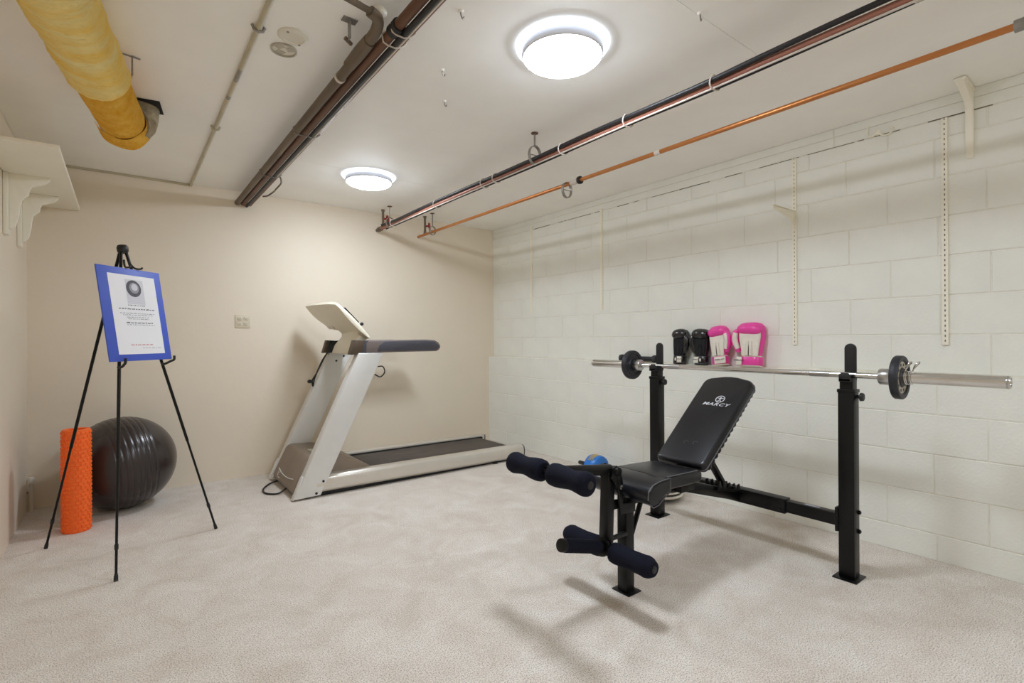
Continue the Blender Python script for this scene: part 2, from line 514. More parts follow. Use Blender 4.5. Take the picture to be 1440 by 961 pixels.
# pale arc line and small round emblem low on the hood front
fm = frame((.953, 4.14, .055), (0, -1, 0), (.43, 0, .90), (-.90, 0, .43))
bm = nb()
pts = [fm @ Vector((u, .052 - .00035 * 0 + .03 * (u / .2) ** 2 * .6, .0025)) for u in [i * .035 - .21 for i in range(13)]]
tube(bm, pts, .0035, 6)
obj('trim_line', bm, 'silver', hd)
bm = nb()
for k in range(14):
    a = 2 * PI * k / 14 * .8
    sphere(bm, fm @ Vector((-.16 + .02 * math.cos(a), .046 + .022 * math.sin(a), .002)), .0035, seg=6, rings=4)
box(bm, -.14, -.10, .012, .018, .001, .004, fm)
obj('emblem', bm, 'silver', hd)
# handrails
def rrail(y0, y1):
    pl = [(1.47, 1.041), (2.085, 1.043), (2.108, 1.05), (2.125, 1.072), (2.124, 1.092), (2.106, 1.118), (2.07, 1.137), (1.985, 1.142), (1.50, 1.137), (1.475, 1.12)]
    bm = nb(); prism(bm, pl, 'xz', y0, y1)
    h = obj('handrail', bm, 'pad_taupe', tm, bev=.010, seg=3)
    pl2 = [(1.565, 1.05), (2.08, 1.05), (2.113, 1.075), (2.112, 1.092), (2.06, 1.127), (1.98, 1.132), (1.62, 1.129), (1.58, 1.10)]
    bm = nb(); prism(bm, pl2, 'xz', y0 - .004, y1 + .004)
    obj('grip', bm, 'pad_grey', h, bev=.006, seg=2, label='slate grey padded grip')
    bm = nb(); prism(bm, [(1.362, 1.028), (1.445, 1.032), (1.475, 1.135), (1.395, 1.140)], 'xz', y0 + .004, y1 + .03 if y0 < 4 else y1 - .004)
    obj('rail_bracket', bm, 'brown_pl', h, bev=.004, label='dark brown rail bracket')
    bm = nb(); prism(bm, [(1.44, 1.036), (1.48, 1.036), (1.50, 1.134), (1.465, 1.134)], 'xz', y0 + .002, y1 + .012 if y0 < 4 else y1 - .012)
    obj('collar', bm, 'pad_grey', h, bev=.003)
rrail(TN + .004, TN + .07)
rrail(TF - .07, TF - .004)
bm = nb(); prism(bm, [(1.385, 1.03), (1.58, 1.035), (1.60, 1.135), (1.41, 1.135)], 'xz', TF - .10, TF - .074)
obj('inner_bracket', bm, 'black_pl', tm, bev=.004)
bm = nb(); tube(bm, [(1.50, TN + .07, 1.075), (1.50, TF - .07, 1.075)], .022, 14)
obj('crossbar', bm, 'black_pl', tm)
# console: a tilted slab across the machine, its lower edge shorter on the far side
def con_section(y, x0, z0, x1, z1, th):
    dx, dz = x1 - x0, z1 - z0
    L = math.hypot(dx, dz); nx, nz = -dz / L, dx / L
    if nx < 0: nx, nz = -nx, -nz
    out = []
    N = 8
    for i in range(N + 1):                      # underside, slightly hollow
        t = i / N; b = -.012 * math.sin(PI * t)
        out.append((x0 + dx * t - nx * b * -1, y, z0 + dz * t + nz * b))
    for i in range(N, -1, -1):
        t = i / N
        out.append((x0 + dx * t + nx * th * (0.4 + .6 * math.sin(PI * min(1, .15 + t * .8))), y, z0 + dz * t + nz * th * (0.4 + .6 * math.sin(PI * min(1, .15 + t * .8)))))
    return out
rings = []
for y, x0, z0, x1, z1, th in ((3.815, 1.285, 1.385, 1.515, 1.155, .012), (3.835, 1.265, 1.408, 1.527, 1.150, .03), (3.95, 1.255, 1.418, 1.528, 1.148, .042), (4.12, 1.25, 1.424, 1.52, 1.146, .044),
        (4.25, 1.248, 1.428, 1.50, 1.155, .044), (4.31, 1.247, 1.430, 1.452, 1.222, .042), (4.42, 1.243, 1.432, 1.446, 1.228, .036), (4.50, 1.24, 1.432, 1.43, 1.245, .022), (4.535, 1.237, 1.432, 1.40, 1.275, .008)):
    rings.append(con_section(y, x0, z0, x1, z1, th))
bm = nb(); loft(bm, rings)
cs = obj('console', bm, 'console', tm, smooth=50, label='cream console')
bm = nb(); m4 = frame((1.40, 4.15, 1.325), (0, 1, 0), (-.7, 0, .714), (.714, 0, .7)); box(bm, -.22, .22, -.09, .07, .022, .031, m4)
obj('display', bm, 'screen', cs, bev=.003)
m4 = frame((1.43, 4.41, 1.243), (0, -1, 0), (-.7, 0, .714), (-.714, 0, -.7))
for du in (-.055, 0, .055):
    bm = nb(); box(bm, du - .021, du + .021, -.006, .03, .002, .010, m4)
    obj('rear_vent', bm, 'white_pl', cs, bev=.004)
bm = nb(); tube(bm, [(1.27 + .26 * t, 4.05 - .10 * t + .03 * math.sin(5 * t), 1.402 - .26 * t) for t in [i / 8 for i in range(7)]], .006, 8)
obj('seam_ridge', bm, 'console', cs)
bm = nb()
loft(bm, [[(1.37, 3.90, 1.03), (1.47, 3.90, 1.03), (1.47, 4.26, 1.03), (1.37, 4.26, 1.03)], [(1.40, 3.88, 1.10), (1.50, 3.88, 1.10), (1.50, 4.27, 1.10), (1.40, 4.27, 1.10)],
          [(1.46, 3.87, 1.17), (1.53, 3.87, 1.16), (1.53, 4.27, 1.16), (1.46, 4.27, 1.17)], [(1.45, 3.92, 1.24), (1.48, 3.92, 1.22), (1.48, 4.26, 1.22), (1.45, 4.26, 1.24)]])
obj('console_neck', bm, 'console', tm, bev=.008)
bm = nb(); sphere(bm, (1.475, 3.85, 1.265), .014, seg=12, rings=8); tube(bm, [(1.44, 3.86, 1.25), (1.475, 3.85, 1.265)], .006, 8)
obj('safety_clip', bm, 'black_pl', tm)
bm = nb(); tube(bm, spline([(1.40, 4.43, 1.05), (1.36, 4.43, .98), (1.30, 4.43, .86), (1.265, 4.43, .80), (1.27, 4.43, .75), (1.285, 4.43, .82), (1.34, 4.432, .95), (1.39, 4.432, 1.03)], 5), .006, 8)
cb = obj('heart_cable', bm, 'cable', tm)
bm = nb(); sphere(bm, (1.245, 4.43, .792), .022, .016, .016, seg=12, rings=8)
obj('cable_plug', bm, 'black_pl', cb)
bm = nb(); tube(bm, spline([(1.57, TN + .03, .93), (1.62, TN + .03, .93), (1.635, TN + .03, .885), (1.60, TN + .03, .85), (1.555, TN + .035, .87)], 5), .005, 8)
obj('cable_loop', bm, 'cable', tm)
bm = nb(); tube(bm, spline([(.97, 4.30, .035), (.91, 4.33, .012), (.84, 4.22, .008), (.83, 4.09, .008), (.90, 4.02, .01), (.975, 4.06, .035)], 6), .0065, 8)
obj('power_cord', bm, 'cable', tm)

# ------------------------------------------------------------------ weight bench
wb = thing('weight_bench', 'black padded weight bench with raised backrest, rack posts and foam leg developer', 'weight bench', (2.3, 1.49, 0))
YC = 1.49
def post(y):
    x0, x1 = 2.705, 2.770
    w = .034
    bm = nb(); box(bm, 2.675, 2.800, y - .052, y + .052, 0, .006)
    fp = obj('foot_plate', bm, 'black_met', wb, bev=.003)
    bm = nb(); box(bm, x0, x1, y - w, y + w, .006, .895)
    p = obj('rack_post', bm, 'black_met', wb, bev=.004)
    bm = nb(); box(bm, x0 - .003, x1 + .003, y - w - .003, y + w + .003, .880, .897)
    obj('post_collar', bm, 'black_met', p, bev=.003)
    bm = nb(); box(bm, x0 + .006, x1 - .006, y - w + .006, y + w - .006, .86, .945)
    obj('inner_post', bm, 'black_met', wb, bev=.003)
    # saddle: front lip and tall rounded tongue behind the bar
    bm = nb()
    hw = .025
    tong = [(y - hw, .935), (y + hw, .935)] + [(y + hw * math.cos(a), 1.088 + hw * math.sin(a)) for a in [PI * k / 10 for k in range(11)]]
    prism(bm, tong, 'yz', 2.762, 2.775)
    lip = [(y - hw, .935), (y + hw, .935), (y + hw, .965), (y + hw * .5, .976), (y - hw * .5, .976), (y - hw, .965)]
    prism(bm, lip, 'yz', 2.690, 2.702)
    box(bm, 2.69, 2.775, y - hw, y + hw, .932, .949)
    obj('bar_saddle', bm, 'black_pl', wb, bev=.003)
    bm = nb(); lathe(bm, [(.008, 0), (.008, .012), (.020, .014), (.020, .020), (.018, .027), (.012, .029)], (2.745, y - w, .862), (0, -1, 0), seg=14)
    obj('pin_knob', bm, 'black_pl', p)
    for z in (.225, .315):
        b2 = nb(); lathe(b2, [(.010, 0), (.010, .008), (.006, .012)], (x1 - .018, y - w, z), (0, -1, 0), seg=10)
        obj('bolt', b2, 'black_met', p)
    sg = 1 if y < YC else -1
    bm = nb(); prism(bm, [(x0 - .004, .215), (x1 - .002, .215), (x1 - .002, .330), (x0 - .004, .330)], 'xz', y + sg * w, y + sg * (w + .014))
    obj('crossbar_flange', bm, 'black_met', p, bev=.003)
post(0.942); post(2.033)
bm = nb(); box(bm, 2.713, 2.762, .975, 1.30, .238, .297)
cb1 = obj('crossbar', bm, 'black_met', wb, bev=.004)
bm = nb(); box(bm, 2.73, 2.752, 1.07, 1.14, .2972, .2982)
obj('label_strip', bm, 'ink_grey', cb1)
bm = nb(); box(bm, 2.713, 2.762, 1.68, 2.00, .238, .297)
obj('crossbar', bm, 'black_met', wb, bev=.004)
bm = nb(); box(bm, 2.706, 2.769, 1.222, 1.758, .230, .305)
sl = obj('crossbar_sleeve', bm, 'black_met', wb, bev=.004)
for y in (1.245, 1.285, 1.70, 1.735):
    for z in (.25, .285):
        b2 = nb(); lathe(b2, [(.007, 0), (.007, .004), (.003, .006)], (2.706, y, z), (-1, 0, 0), seg=8)
        obj('bolt', b2, 'black_met', sl)
# main beam from the front leg down to the crossbar
bm = nb(); sqtube(bm, (1.79, YC, .428), (2.16, YC, .424), .05, .052)
sqtube(bm, (2.14, YC, .428), (2.72, YC, .262), .05, .056)
mb = obj('main_beam', bm, 'black_met', wb, bev=.004)
# notched ladder that holds the backrest strut
for s in (-1, 1):
    bm = nb(); y = YC + s * .036
    pl = []
    for k in range(5):
        x = 2.47 + k * .048; z = .368 - (x - 2.47) * .26
        pl += [(x, z - .01), (x + .004, z + .018), (x + .02, z + .022), (x + .030, z - .006)]
    pl += [(2.71, .285), (2.46, .345)]
    prism(bm, pl, 'xz', y - .004, y + .004)
    obj('notch_rack', bm, 'black_met', wb, bev=.0015)
bm = nb(); sqtube(bm, (2.60, YC, .325), (2.44, YC, .512), .034, .022)
sp = obj('backrest_strut', bm, 'black_met', wb, bev=.002)
bm = nb(); tube(bm, [(2.598, YC - .06, .335), (2.598, YC + .06, .335)], .009, 10)
obj('catch_rod', bm, 'black_met', sp)
# front leg
bm = nb(); box(bm, 1.762, 1.850, YC - .028, YC + .072, 0, .006)
obj('foot_plate', bm, 'black_met', wb, bev=.003)
bm = nb(); box(bm, 1.774, 1.828, YC - .006, YC + .048, .006, .452)
fl_ = obj('front_leg', bm, 'black_met', wb, bev=.004)
bm = nb(); lathe(bm, [(.009, 0), (.009, .006), (.005, .009)], (1.806, YC - .006, .400), (0, -1, 0), seg=10)
obj('bolt', bm, 'black_met', fl_)
bm = nb(); sqtube(bm, (1.925, YC + .018, .425), (1.826, YC + .018, .225), .022, .012)
obj('brace', bm, 'black_met', wb, bev=.002)
# seat: wide rolled front and narrower rear
def seat_rings(hw, prof):
    return prof
front = [(1.735, .452), (1.728, .478), (1.74, .504), (1.77, .523), (1.81, .530), (1.865, .532), (1.882, .530), (1.882, .475), (1.84, .462), (1.80, .438), (1.765, .432)]
bm = nb(); prism(bm, front, 'xz', YC - .162, YC + .162)
seat = obj('seat', bm, 'vinyl', wb, bev=.012, seg=4, label='black vinyl seat with rolled front')
rear = [(1.875, .531), (1.99, .527), (2.13, .520), (2.172, .512), (2.176, .470), (2.14, .462), (1.875, .474)]
bm = nb()
ring0 = [(x, YC - .140 + (x - 1.875) * .03, z) for x, z in rear]
ring1 = [(x, YC + .140 - (x - 1.875) * .03, z) for x, z in rear]
loft(bm, [ring0, ring1])
obj('seat_rear', bm, 'vinyl', seat, bev=.010, seg=3)
bm = nb()
fr = [(1.731, .466), (1.734, .500), (1.765, .524), (1.81, .5315), (1.87, .534), (1.884, .532), (1.8845, .474)]
tube(bm, [(x, YC - .158, z) for x, z in fr], .0028, 6)
tube(bm, [(1.885, YC - .1385, .534), (1.99, YC - .136, .5285), (2.13, YC - .132, .522)], .0028, 6)
tube(bm, [(1.8845, YC - .158, .474), (1.84, YC - .160, .458), (1.80, YC - .160, .434), (1.765, YC - .159, .429), (1.735, YC - .158, .45)], .0028, 6)
obj('piping', bm, 'piping', seat)
bm = nb(); box(bm, 1.80, 2.14, YC - .09, YC + .09, .452, .468)
obj('seat_board', bm, 'black_pl', wb, bev=.003)
# backrest in its own plane: u to the right (-y), v up the pad, n out of the pad
Bv = Vector((.465, 0, .37)).normalized(); Bn = Vector((-Bv.z, 0, Bv.x)); Bu = Vector((0, -1, 0))
BM = frame((2.163, YC, .53), Bu, Bv, Bn)
def pad_outline(s=1.0):
    o = []
    def arc(cx, cy, r, a0, a1, n=6):
        for k in range(n + 1):
            a = math.radians(a0 + (a1 - a0) * k / n)
            o.append((cx + r * math.cos(a), cy + r * math.sin(a)))
    arc(-.115, .03, .022, 180, 270); arc(.115, .03, .022, 270, 360)
    o.append((.140, .25)); o.append((.143, .45))
    arc(.098, .585, .045, 0, 70)
    o.append((.04, .645)); o.append((0, .648)); o.append((-.04, .645))
    arc(-.098, .585, .045, 110, 180)
    o.append((-.143, .45)); o.append((-.140, .25))
    return o
po = pad_outline()
cx_, cy_ = 0, .32
def sc(f, w, g=None): return [((u - cx_) * f + cx_, (v - cy_) * (g or (1 - (1 - f) * .45)) + cy_, w) for u, v in po]
bm = nb(); loft(bm, [sc(.93, -.052), sc(.985, -.048), sc(1.0, -.040), sc(1.0, -.028), sc(.992, -.016), sc(.972, -.007), sc(.94, -.002), sc(.89, 0.0)])
br = obj('backrest', bm, 'vinyl', wb, M4=BM, smooth=45, label='black vinyl backrest tilted up')
bm = nb(); rr = sc(1.001, -.034); tube(bm, rr + [rr[0]], .003, 6, caps=False)
obj('piping', bm, 'piping', br, M4=BM)
bm = nb()
rr = sc(1.0, -.045)
for k in range(16):
    v = .05 + k * .036
    for s in (-1, 1): sphere(bm, (s * .128, v, -.050), .014, .020, .012, seg=8, rings=6)
o = obj('gathered_edge', bm, 'vinyl', br, M4=BM); o['kind'] = 'stuff'
bm = nb(); box(bm, -.10, .10, .06, .58, -.062, -.05)
obj('back_board', bm, 'black_pl', wb, M4=BM, bev=.003)
for s in (-1, 1):
    bm = nb(); sqtube(bm, (s * .045, .0, -.07), (s * .045, .50, -.07), .03, .02)
    obj('back_frame', bm, 'black_met', wb, M4=BM, bev=.002)
bm = nb(); box(bm, 2.11, 2.22, YC - .06, YC + .06, .40, .462)
obj('hinge_bracket', bm, 'black_met', wb, bev=.004)
tb = text_bm('MARCY', .030, .0004, .28, 1.38, .0002)
bmesh.ops.translate(tb, vec=(.012, .417, .0012), verts=tb.verts[:])
obj('lettering', tb, 'print_w', br, M4=BM, smooth=0)
bm = nb()
ctr = Vector((.021, .4585, .0012))
tube(bm, [ctr + Vector((.0235 * math.cos(a), .0235 * math.sin(a), 0)) for a in [2 * PI * k / 28 for k in range(29)]], .0022, 5, caps=False)
sphere(bm, ctr + Vector((0, .0115, 0)), .0042, .0042, .001, seg=8, rings=4)
def stroke(a, b, w): 
    a = ctr + Vector((*a, 0)); b = ctr + Vector((*b, 0)); d = (b - a).normalized(); n = Vector((-d.y, d.x, 0)) * w
    f = [bm.verts.new(p) for p in (a + n, b + n, b - n, a - n)]; bm.faces.new(f)
stroke((-.017, .008), (0, .004), .0018); stroke((0, .004), (.017, .008), .0018)
stroke((0, .007), (0, -.006), .0028)
stroke((0, -.005), (-.011, -.019), .002); stroke((0, -.005), (.011, -.019), .002)
obj('emblem', bm, 'print_w', br, M4=BM, smooth=0)
bm = nb()
for cu, cv in ((-.018, .135), (.030, .140)):
    pts = [Vector((cu + .012 * math.cos(a), cv + .010 * math.sin(a), .0006)) for a in [.4 + k * .5 for k in range(9)]]
    bm = nb(); tube(bm, pts, .0009, 4)
    obj('scuff_mark', bm, 'piping', br, M4=BM)
# leg developer
bm = nb(); sqtube(bm, (1.662, YC, .58), (1.645, YC, .215), .046, .044)
obj('developer_tube', bm, 'black_met', wb, bev=.004)
for s in (-1, 1):
    bm = nb(); prism(bm, [(1.645, .545), (1.655, .588), (1.68, .596), (1.700, .582), (1.718, .52), (1.718, .425), (1.80, .415), (1.80, .375), (1.70, .38), (1.685, .50)], 'xz', YC + s * .032 - .004, YC + s * .032 + .004)
    obj('pivot_bracket', bm, 'black_met', wb, bev=.0015)
bm = nb(); tube(bm, [(1.677, YC - .050, .572), (1.677, YC + .05, .572)], .019, 16)
obj('pivot_pin', bm, 'black_met', wb, bev=.003)
bm = nb(); lathe(bm, [(.010, 0), (.010, .004), (.003, .006)], (1.705, YC - .036, .50), (0, -1, 0), seg=10)
obj('pivot_bolt', bm, 'chrome', wb)
bm = nb(); tube(bm, [(1.675, YC, .573), (1.31, YC, .622)], .0235, 18)
obj('upper_arm', bm, 'black_met', wb, bev=.003)
def roller(c, d, length=.205, r0=.045, r1=.037):
    d = Vector(d).normalized()
    prof = [(.012, -.001), (r0 - .012, 0), (r0 - .002, .010), (r0, .03), (r0 * .96, .06), (r1, .105), (r1 * 1.02, .13), (r0 * .95, .165), (r0, .18), (r0 - .003, .196), (r0 - .014, length), (.012, length + .001)]
    bm = nb(); lathe(bm, prof, c, d, seg=24)
    o = obj('foam_roller_pad', bm, 'foam', wb, label='ribbed black foam roller')
    bm = nb(); lathe(bm, [(.015, 0), (.015, .003), (.010, .004)], Vector(c) + d * length, d, seg=14)
    obj('end_plug', bm, 'black_pl', o)
for s in (-1, 1):
    roller((1.315, YC + s * .022, .620), (0, s, 0))
    roller((1.652, YC + s * .030, .232), (0, s, 0), .215, .044, .040)
bm = nb(); tube(bm, [(1.315, YC - .21, .62), (1.315, YC + .21, .62)], .0125, 12)
obj('roller_axle', bm, 'black_met', wb)
bm = nb(); tube(bm, [(1.652, YC - .23, .232), (1.652, YC + .23, .232)], .0125, 12)
obj('roller_axle', bm, 'black_met', wb)
bm = nb(); tube(bm, [(1.645, YC, .245), (1.38, YC, .318)], .027, 18)
pg = obj('weight_peg', bm, 'black_met', wb, bev=.003)
bm = nb(); tube(bm, [(1.60, YC, .257), (1.40, YC, .3125)], .0285, 18)
obj('peg_sleeve', bm, 'foam', pg, bev=.002)
bm = nb(); lathe(bm, [(.040, -.006), (.040, .006), (.028, .007), (.028, -.007)], (1.622, YC, .251), (-.964, 0, .266), seg=18)
obj('peg_flange', bm, 'black_met', pg)
bm = nb(); tube(bm, [(1.672, YC, .272), (1.782, YC, .272)], .011, 10)
obj('stop_peg', bm, 'black_pl', wb)

# ------------------------------------------------------------------ barbell, plates, clips
BX, BZ, BR = 2.737, .9635, .0142
ba = thing('barbell', 'long steel barbell lying across both black rack posts', 'barbell', (BX, 1.485, BZ))
bm = nb(); tube(bm, [(BX, .80, BZ), (BX, 2.18, BZ)], BR, 20)
obj('shaft', bm, 'chrome', ba)
for y in (1.02, 1.86):
    bm = nb(); tube(bm, [(BX, y, BZ), (BX, y + .09, BZ)], BR + .0006, 20)
    obj('knurled_grip', bm, 'steel', ba)
for y, d in ((.795, -1), (2.175, 1)):
    bm = nb(); lathe(bm, [(.016, -.022), (.034, -.02), (.037, -.016), (.037, .034), (.034, .038), (.02, .038)], (BX, y, BZ), (0, d, 0), seg=28)
    obj('collar', bm, 'steel', ba)
    bm = nb(); lathe(bm, [(.012, .03), (.0255, .03), (.0255, .408), (.024, .412), (.019, .412), (.0185, .409), (.004, .409)], (BX, y, BZ), (0, d, 0), seg=28)
    s = obj('sleeve', bm, 'chrome', ba)
    bm = nb(); lathe(bm, [(.0256, .40), (.0262, .402), (.0262, .405), (.0256, .407)], (BX, y, BZ), (0, d, 0), seg=28)
    obj('end_ring', bm, 'steel', s)
def plate(y, d, label):
    t = thing('weight_plate', label, 'weight plate', (BX, y, BZ), 'small weight plates on the barbell')
    prof = [(.0262, -.012), (.040, -.014), (.044, -.008), (.072, -.008), (.078, -.015), (.094, -.016), (.097, -.012), (.097, .012), (.094, .016), (.078, .015), (.072, .008), (.044, .008), (.040, .014), (.0262, .012)]
    bm = nb(); lathe(bm, prof + [prof[0]], (BX, y, BZ), (0, d, 0), seg=48, caps=False)
    obj('disc', bm, 'rubber', t)
    for s in (-1, 1):
        bm = nb(); lathe(bm, [(.045, s * .0086), (.071, s * .0086), (.071, s * .0092), (.045, s * .0092), (.045, s * .0086)], (BX, y, BZ), (0, d, 0), seg=40, caps=False)
        obj('inner_face', bm, 'grey_plate' if d < 0 else 'rubber', t)
    bm = nb()
    for s in (-1, 1):
        for k in range(10):
            a = 2 * PI * k / 10
            box(bm, BX + .058 * math.cos(a) - .006, BX + .058 * math.cos(a) + .006, y + s * .0092 - .001, y + s * .0092 + .001, BZ + .058 * math.sin(a) - .006, BZ + .058 * math.sin(a) + .006)
    o = obj('raised_mark', bm, 'rubber', t); o['kind'] = 'stuff'
plate(.740, -1, 'small black weight plate on the near right end of the barbell')
plate(2.232, 1, 'small black weight plate on the far left end of the barbell')
def clip(y, d, label):
    t = thing('spring_clip', label, 'barbell clip', (BX, y, BZ), 'spring clips on the barbell')
    r = .0285
    pts = [Vector((BX + r * math.cos(a), y + d * .026 * i / 56, BZ + r * math.sin(a))) for i, a in [(i, PI / 2 + 2 * PI * i / 16) for i in range(57)]]
    bm = nb(); tube(bm, pts, .0028, 6)
    obj('coil', bm, 'chrome', t)
    for yy, xx in ((y + d * .002, -.012), (y + d * .026, .006)):
        h = Vector((BX + xx, yy, BZ + r))
        bm = nb(); tube(bm, spline([h, h + Vector((0, d * .004, .015)), h + Vector((-.010, d * .012, .030)), h + Vector((-.004, d * .022, .042)), h + Vector((.010, d * .022, .038)), h + Vector((.008, d * .010, .022)), h + Vector((.003, d * .005, .012))], 5), .0028, 6)
        obj('handle', bm, 'chrome', t)
clip(.720, -1, 'chrome spring clip beside the near weight plate')
clip(2.252, 1, 'chrome spring clip beyond the far weight plate')

# ------------------------------------------------------------------ boxing gloves on the ledge
def glove(yc, label, style, mirror=1, h=.26, w=.125, lean=.05, tilt=0.0, patch=0, thumb_out=1.0):
    """local frame: u to the viewer's right, v up, n towards the room; the palm faces the room"""
    t = thing('boxing_glove', label, 'boxing glove', (XU - .05, yc, LEDGE))
    n = Vector((-1, 0, .10)).normalized(); v0 = Vector((.10, 0, 1)).normalized(); u0 = Vector((0, -1, 0))
    u = u0 * math.cos(tilt) + v0 * math.sin(tilt); v = -u0 * math.sin(tilt) + v0 * math.cos(tilt)
    m4 = frame((XU - .066, yc, LEDGE + .0015), u, v, n)
    k = h / .26
    def sec(vv, cu, hw, hd, cn, N=20, p=2.6):
        r = []
        for i in range(N):
            a = 2 * PI * i / N
            c, s = math.cos(a), math.sin(a)
            r.append(((cu + hw * math.copysign(abs(c) ** (2 / p), c)) * k, vv * k, (cn + hd * math.copysign(abs(s) ** (2 / p), s)) * k))
        return r
    shell = 'pink' if style == 'pink' else 'glove_b'
    palm = 'glove_w' if style == 'pink' else 'glove_mesh'
    hw = w / 2
    g = mirror
    # padded back and hand
    bm = nb(); loft(bm, [sec(.062, 0, hw * .74, .030, 0), sec(.09, 0, hw * .80, .032, 0), sec(.13, g * .004, hw * .93, .034, -.002), sec(.175, g * .006, hw * 1.02, .036, -.004), sec(.215, g * .006, hw * 1.03, .040, -.002), sec(.240, g * .006, hw * .98, .040, .004), sec(.256, g * .005, hw * .80, .030, .010), sec(.262, g * .004, hw * .45, .014, .014)])
    obj('hand_shell', bm, shell, t, M4=m4, smooth=70)
    # palm panel set on the front
    bm = nb(); loft(bm, [sec(.064, 0, hw * .66, .008, .028), sec(.10, 0, hw * .70, .010, .030), sec(.14, g * .002, hw * .80, .012, .030), sec(.18, g * .004, hw * .88, .012, .030), sec(.212, g * .004, hw * .86, .010, .032)])
    obj('palm', bm, palm, t, M4=m4, smooth=70)
    for du in (-.012, .010):
        bm = nb(); loft(bm, [sec(.066, du, .0085, .006, .040, 10), sec(.105, du, .0085, .006, .043, 10), sec(.150, du * .8, .008, .004, .043, 10)])
        obj('palm_strap', bm, palm, t, M4=m4, smooth=70)
    bm = nb(); loft(bm, [sec(.066, -.001, .0045, .001, .0405, 8), sec(.10, -.001, .0045, .001, .0425, 8), sec(.128, -.001, .001, .001, .0425, 8)])
    obj('lace_gap', bm, 'black_pl', t, M4=m4)
    # curled finger roll across the top
    N = 13
    pts, rs = [], []
    for i in range(N):
        s = -1 + 2 * i / (N - 1)
        pts.append(Vector((g * .006 + s * hw * .98, .224 - .010 * s * s + .004 * g * s, .030 - .014 * s * s)) * k)
        rs.append(k * ((.036 if style == 'black' else .031) * (1 - abs(s) ** 4) ** .5 * .98 + .004))
    bm = nb(); tube(bm, pts, rs, 16)
    obj('finger_roll', bm, shell, t, M4=m4, smooth=70)
    # thumb down one side
    th = [(.052, .088, .012), (.064, .115, .020), (.074, .145, .026), (.076, .175, .030), (.070, .200, .032), (.060, .214, .032)]
    pts = spline([Vector((g * (a + (hw - .062) + .010 * (thumb_out - 1)), b, c)) * k for a, b, c in th], 3)
    n_ = len(pts)
    rs = [k * .021 * (0.45 + .62 * math.sin(PI * min(.86, .12 + .80 * i / (n_ - 1))) ** .8) for i in range(n_)]
    bm = nb(); tube(bm, pts, rs, 14)
    tho = obj('thumb', bm, shell, t, M4=m4, smooth=70)
    if style == 'pink':
        pts2 = [p + Vector((-g * .004, 0, .009)) * k for p in pts[2:-3]]
        bm = nb(); tube(bm, pts2, [r * .74 for r in rs[2:-3]], 12)
        obj('thumb_lining', bm, 'glove_w', tho, M4=m4, smooth=70)
    # cuff with its strap
    bm = nb(); loft(bm, [sec(0, 0, hw * .80, .036, 0), sec(.004, 0, hw * .83, .038, 0), sec(.03, 0, hw * .80, .036, 0), sec(.066, 0, hw * .76, .033, 0)])
    cf = obj('cuff', bm, 'glove_w' if style == 'pink' else 'glove_mesh', t, M4=m4, smooth=70)
    bm = nb()
    wr_ = lambda vv, e: sec(vv, 0, hw * .80 + e, .0385 + e * .6, 0, 28)
    loft(bm, [wr_(.008, 0), wr_(.010, .003), wr_(.058, .002), wr_(.060, 0)])
    st = obj('strap', bm, shell if style == 'pink' else 'glove_b', t, M4=m4, smooth=60)
    for vv in (.0075, .0605):
        bm = nb(); rr = [Vector(p) for p in sec(vv, 0, hw * .80 + .002, .041, 0, 28)]
        tube(bm, rr + [rr[0]], .0016, 5, caps=False)
        obj('stitching', bm, 'glove_w' if style == 'pink' else 'piping', st, M4=m4)
    pu, pw = patch
    bm = nb(); box(bm, (pu - pw / 2) * k, (pu + pw / 2) * k, .012 * k, .056 * k, .038 * k, .0448 * k)
    lp = obj('label_patch', bm, 'glove_w', t, M4=m4, bev=.001)
    tb = text_bm('EVERLAST', .0145 if style == 'pink' else .0085, .0003, 0, 1.0 if style == 'pink' else .85, .0004)
    bmesh.ops.translate(tb, vec=(pu * k, .036 * k, .0453 * k), verts=tb.verts[:])
    obj('lettering', tb, 'ink_dark', lp, M4=m4, smooth=0)
    if style == 'black':
        bm = nb(); box(bm, (-pu * .55 - .006) * k, (-pu * .55 + .006) * k, .024 * k, .044 * k, .040 * k, .0445 * k)
        obj('emblem', bm, 'glove_w', st, M4=m4, bev=.001)
    return t
glove(2.238, 'black boxing glove leaning on the block wall, leftmost of the row of gloves', 'black', 1, .258, .113, patch=(.020, .036), thumb_out=.7)
glove(2.058, 'black boxing glove between the other black glove and the pink ones', 'black', -1, .256, .116, patch=(-.022, .036), thumb_out=.7)
glove(1.908, 'pink and white boxing glove tilted beside the black ones, with a white label patch', 'pink', 1, .276, .125, tilt=.13, patch=(.018, .076))
glove(1.694, 'pink and white boxing glove at the right end of the row, with plain pink cuff', 'pink', -1, .292, .150, patch=(-.055, .03), thumb_out=1.5)

# small black bar with knob ends on the ledge behind the far plate
t = thing('grip_bar', 'short black bar with knob ends on the ledge behind the far weight plate', 'exercise bar', (3.322, 2.65, LEDGE))
bm = nb(); tube(bm, [(3.322, 2.49, LEDGE + .031), (3.322, 2.81, LEDGE + .031)], .019, 14)
obj('handle', bm, 'black_pl', t)
for y, d in ((2.49, -1), (2.81, 1)):
    bm = nb(); lathe(bm, [(.018, -.012), (.029, -.008), (.031, .004), (.029, .020), (.020, .026), (.005, .027)], (3.322, y, LEDGE + .031), (0, d, 0), seg=18)
    obj('knob', bm, 'rubber', t)

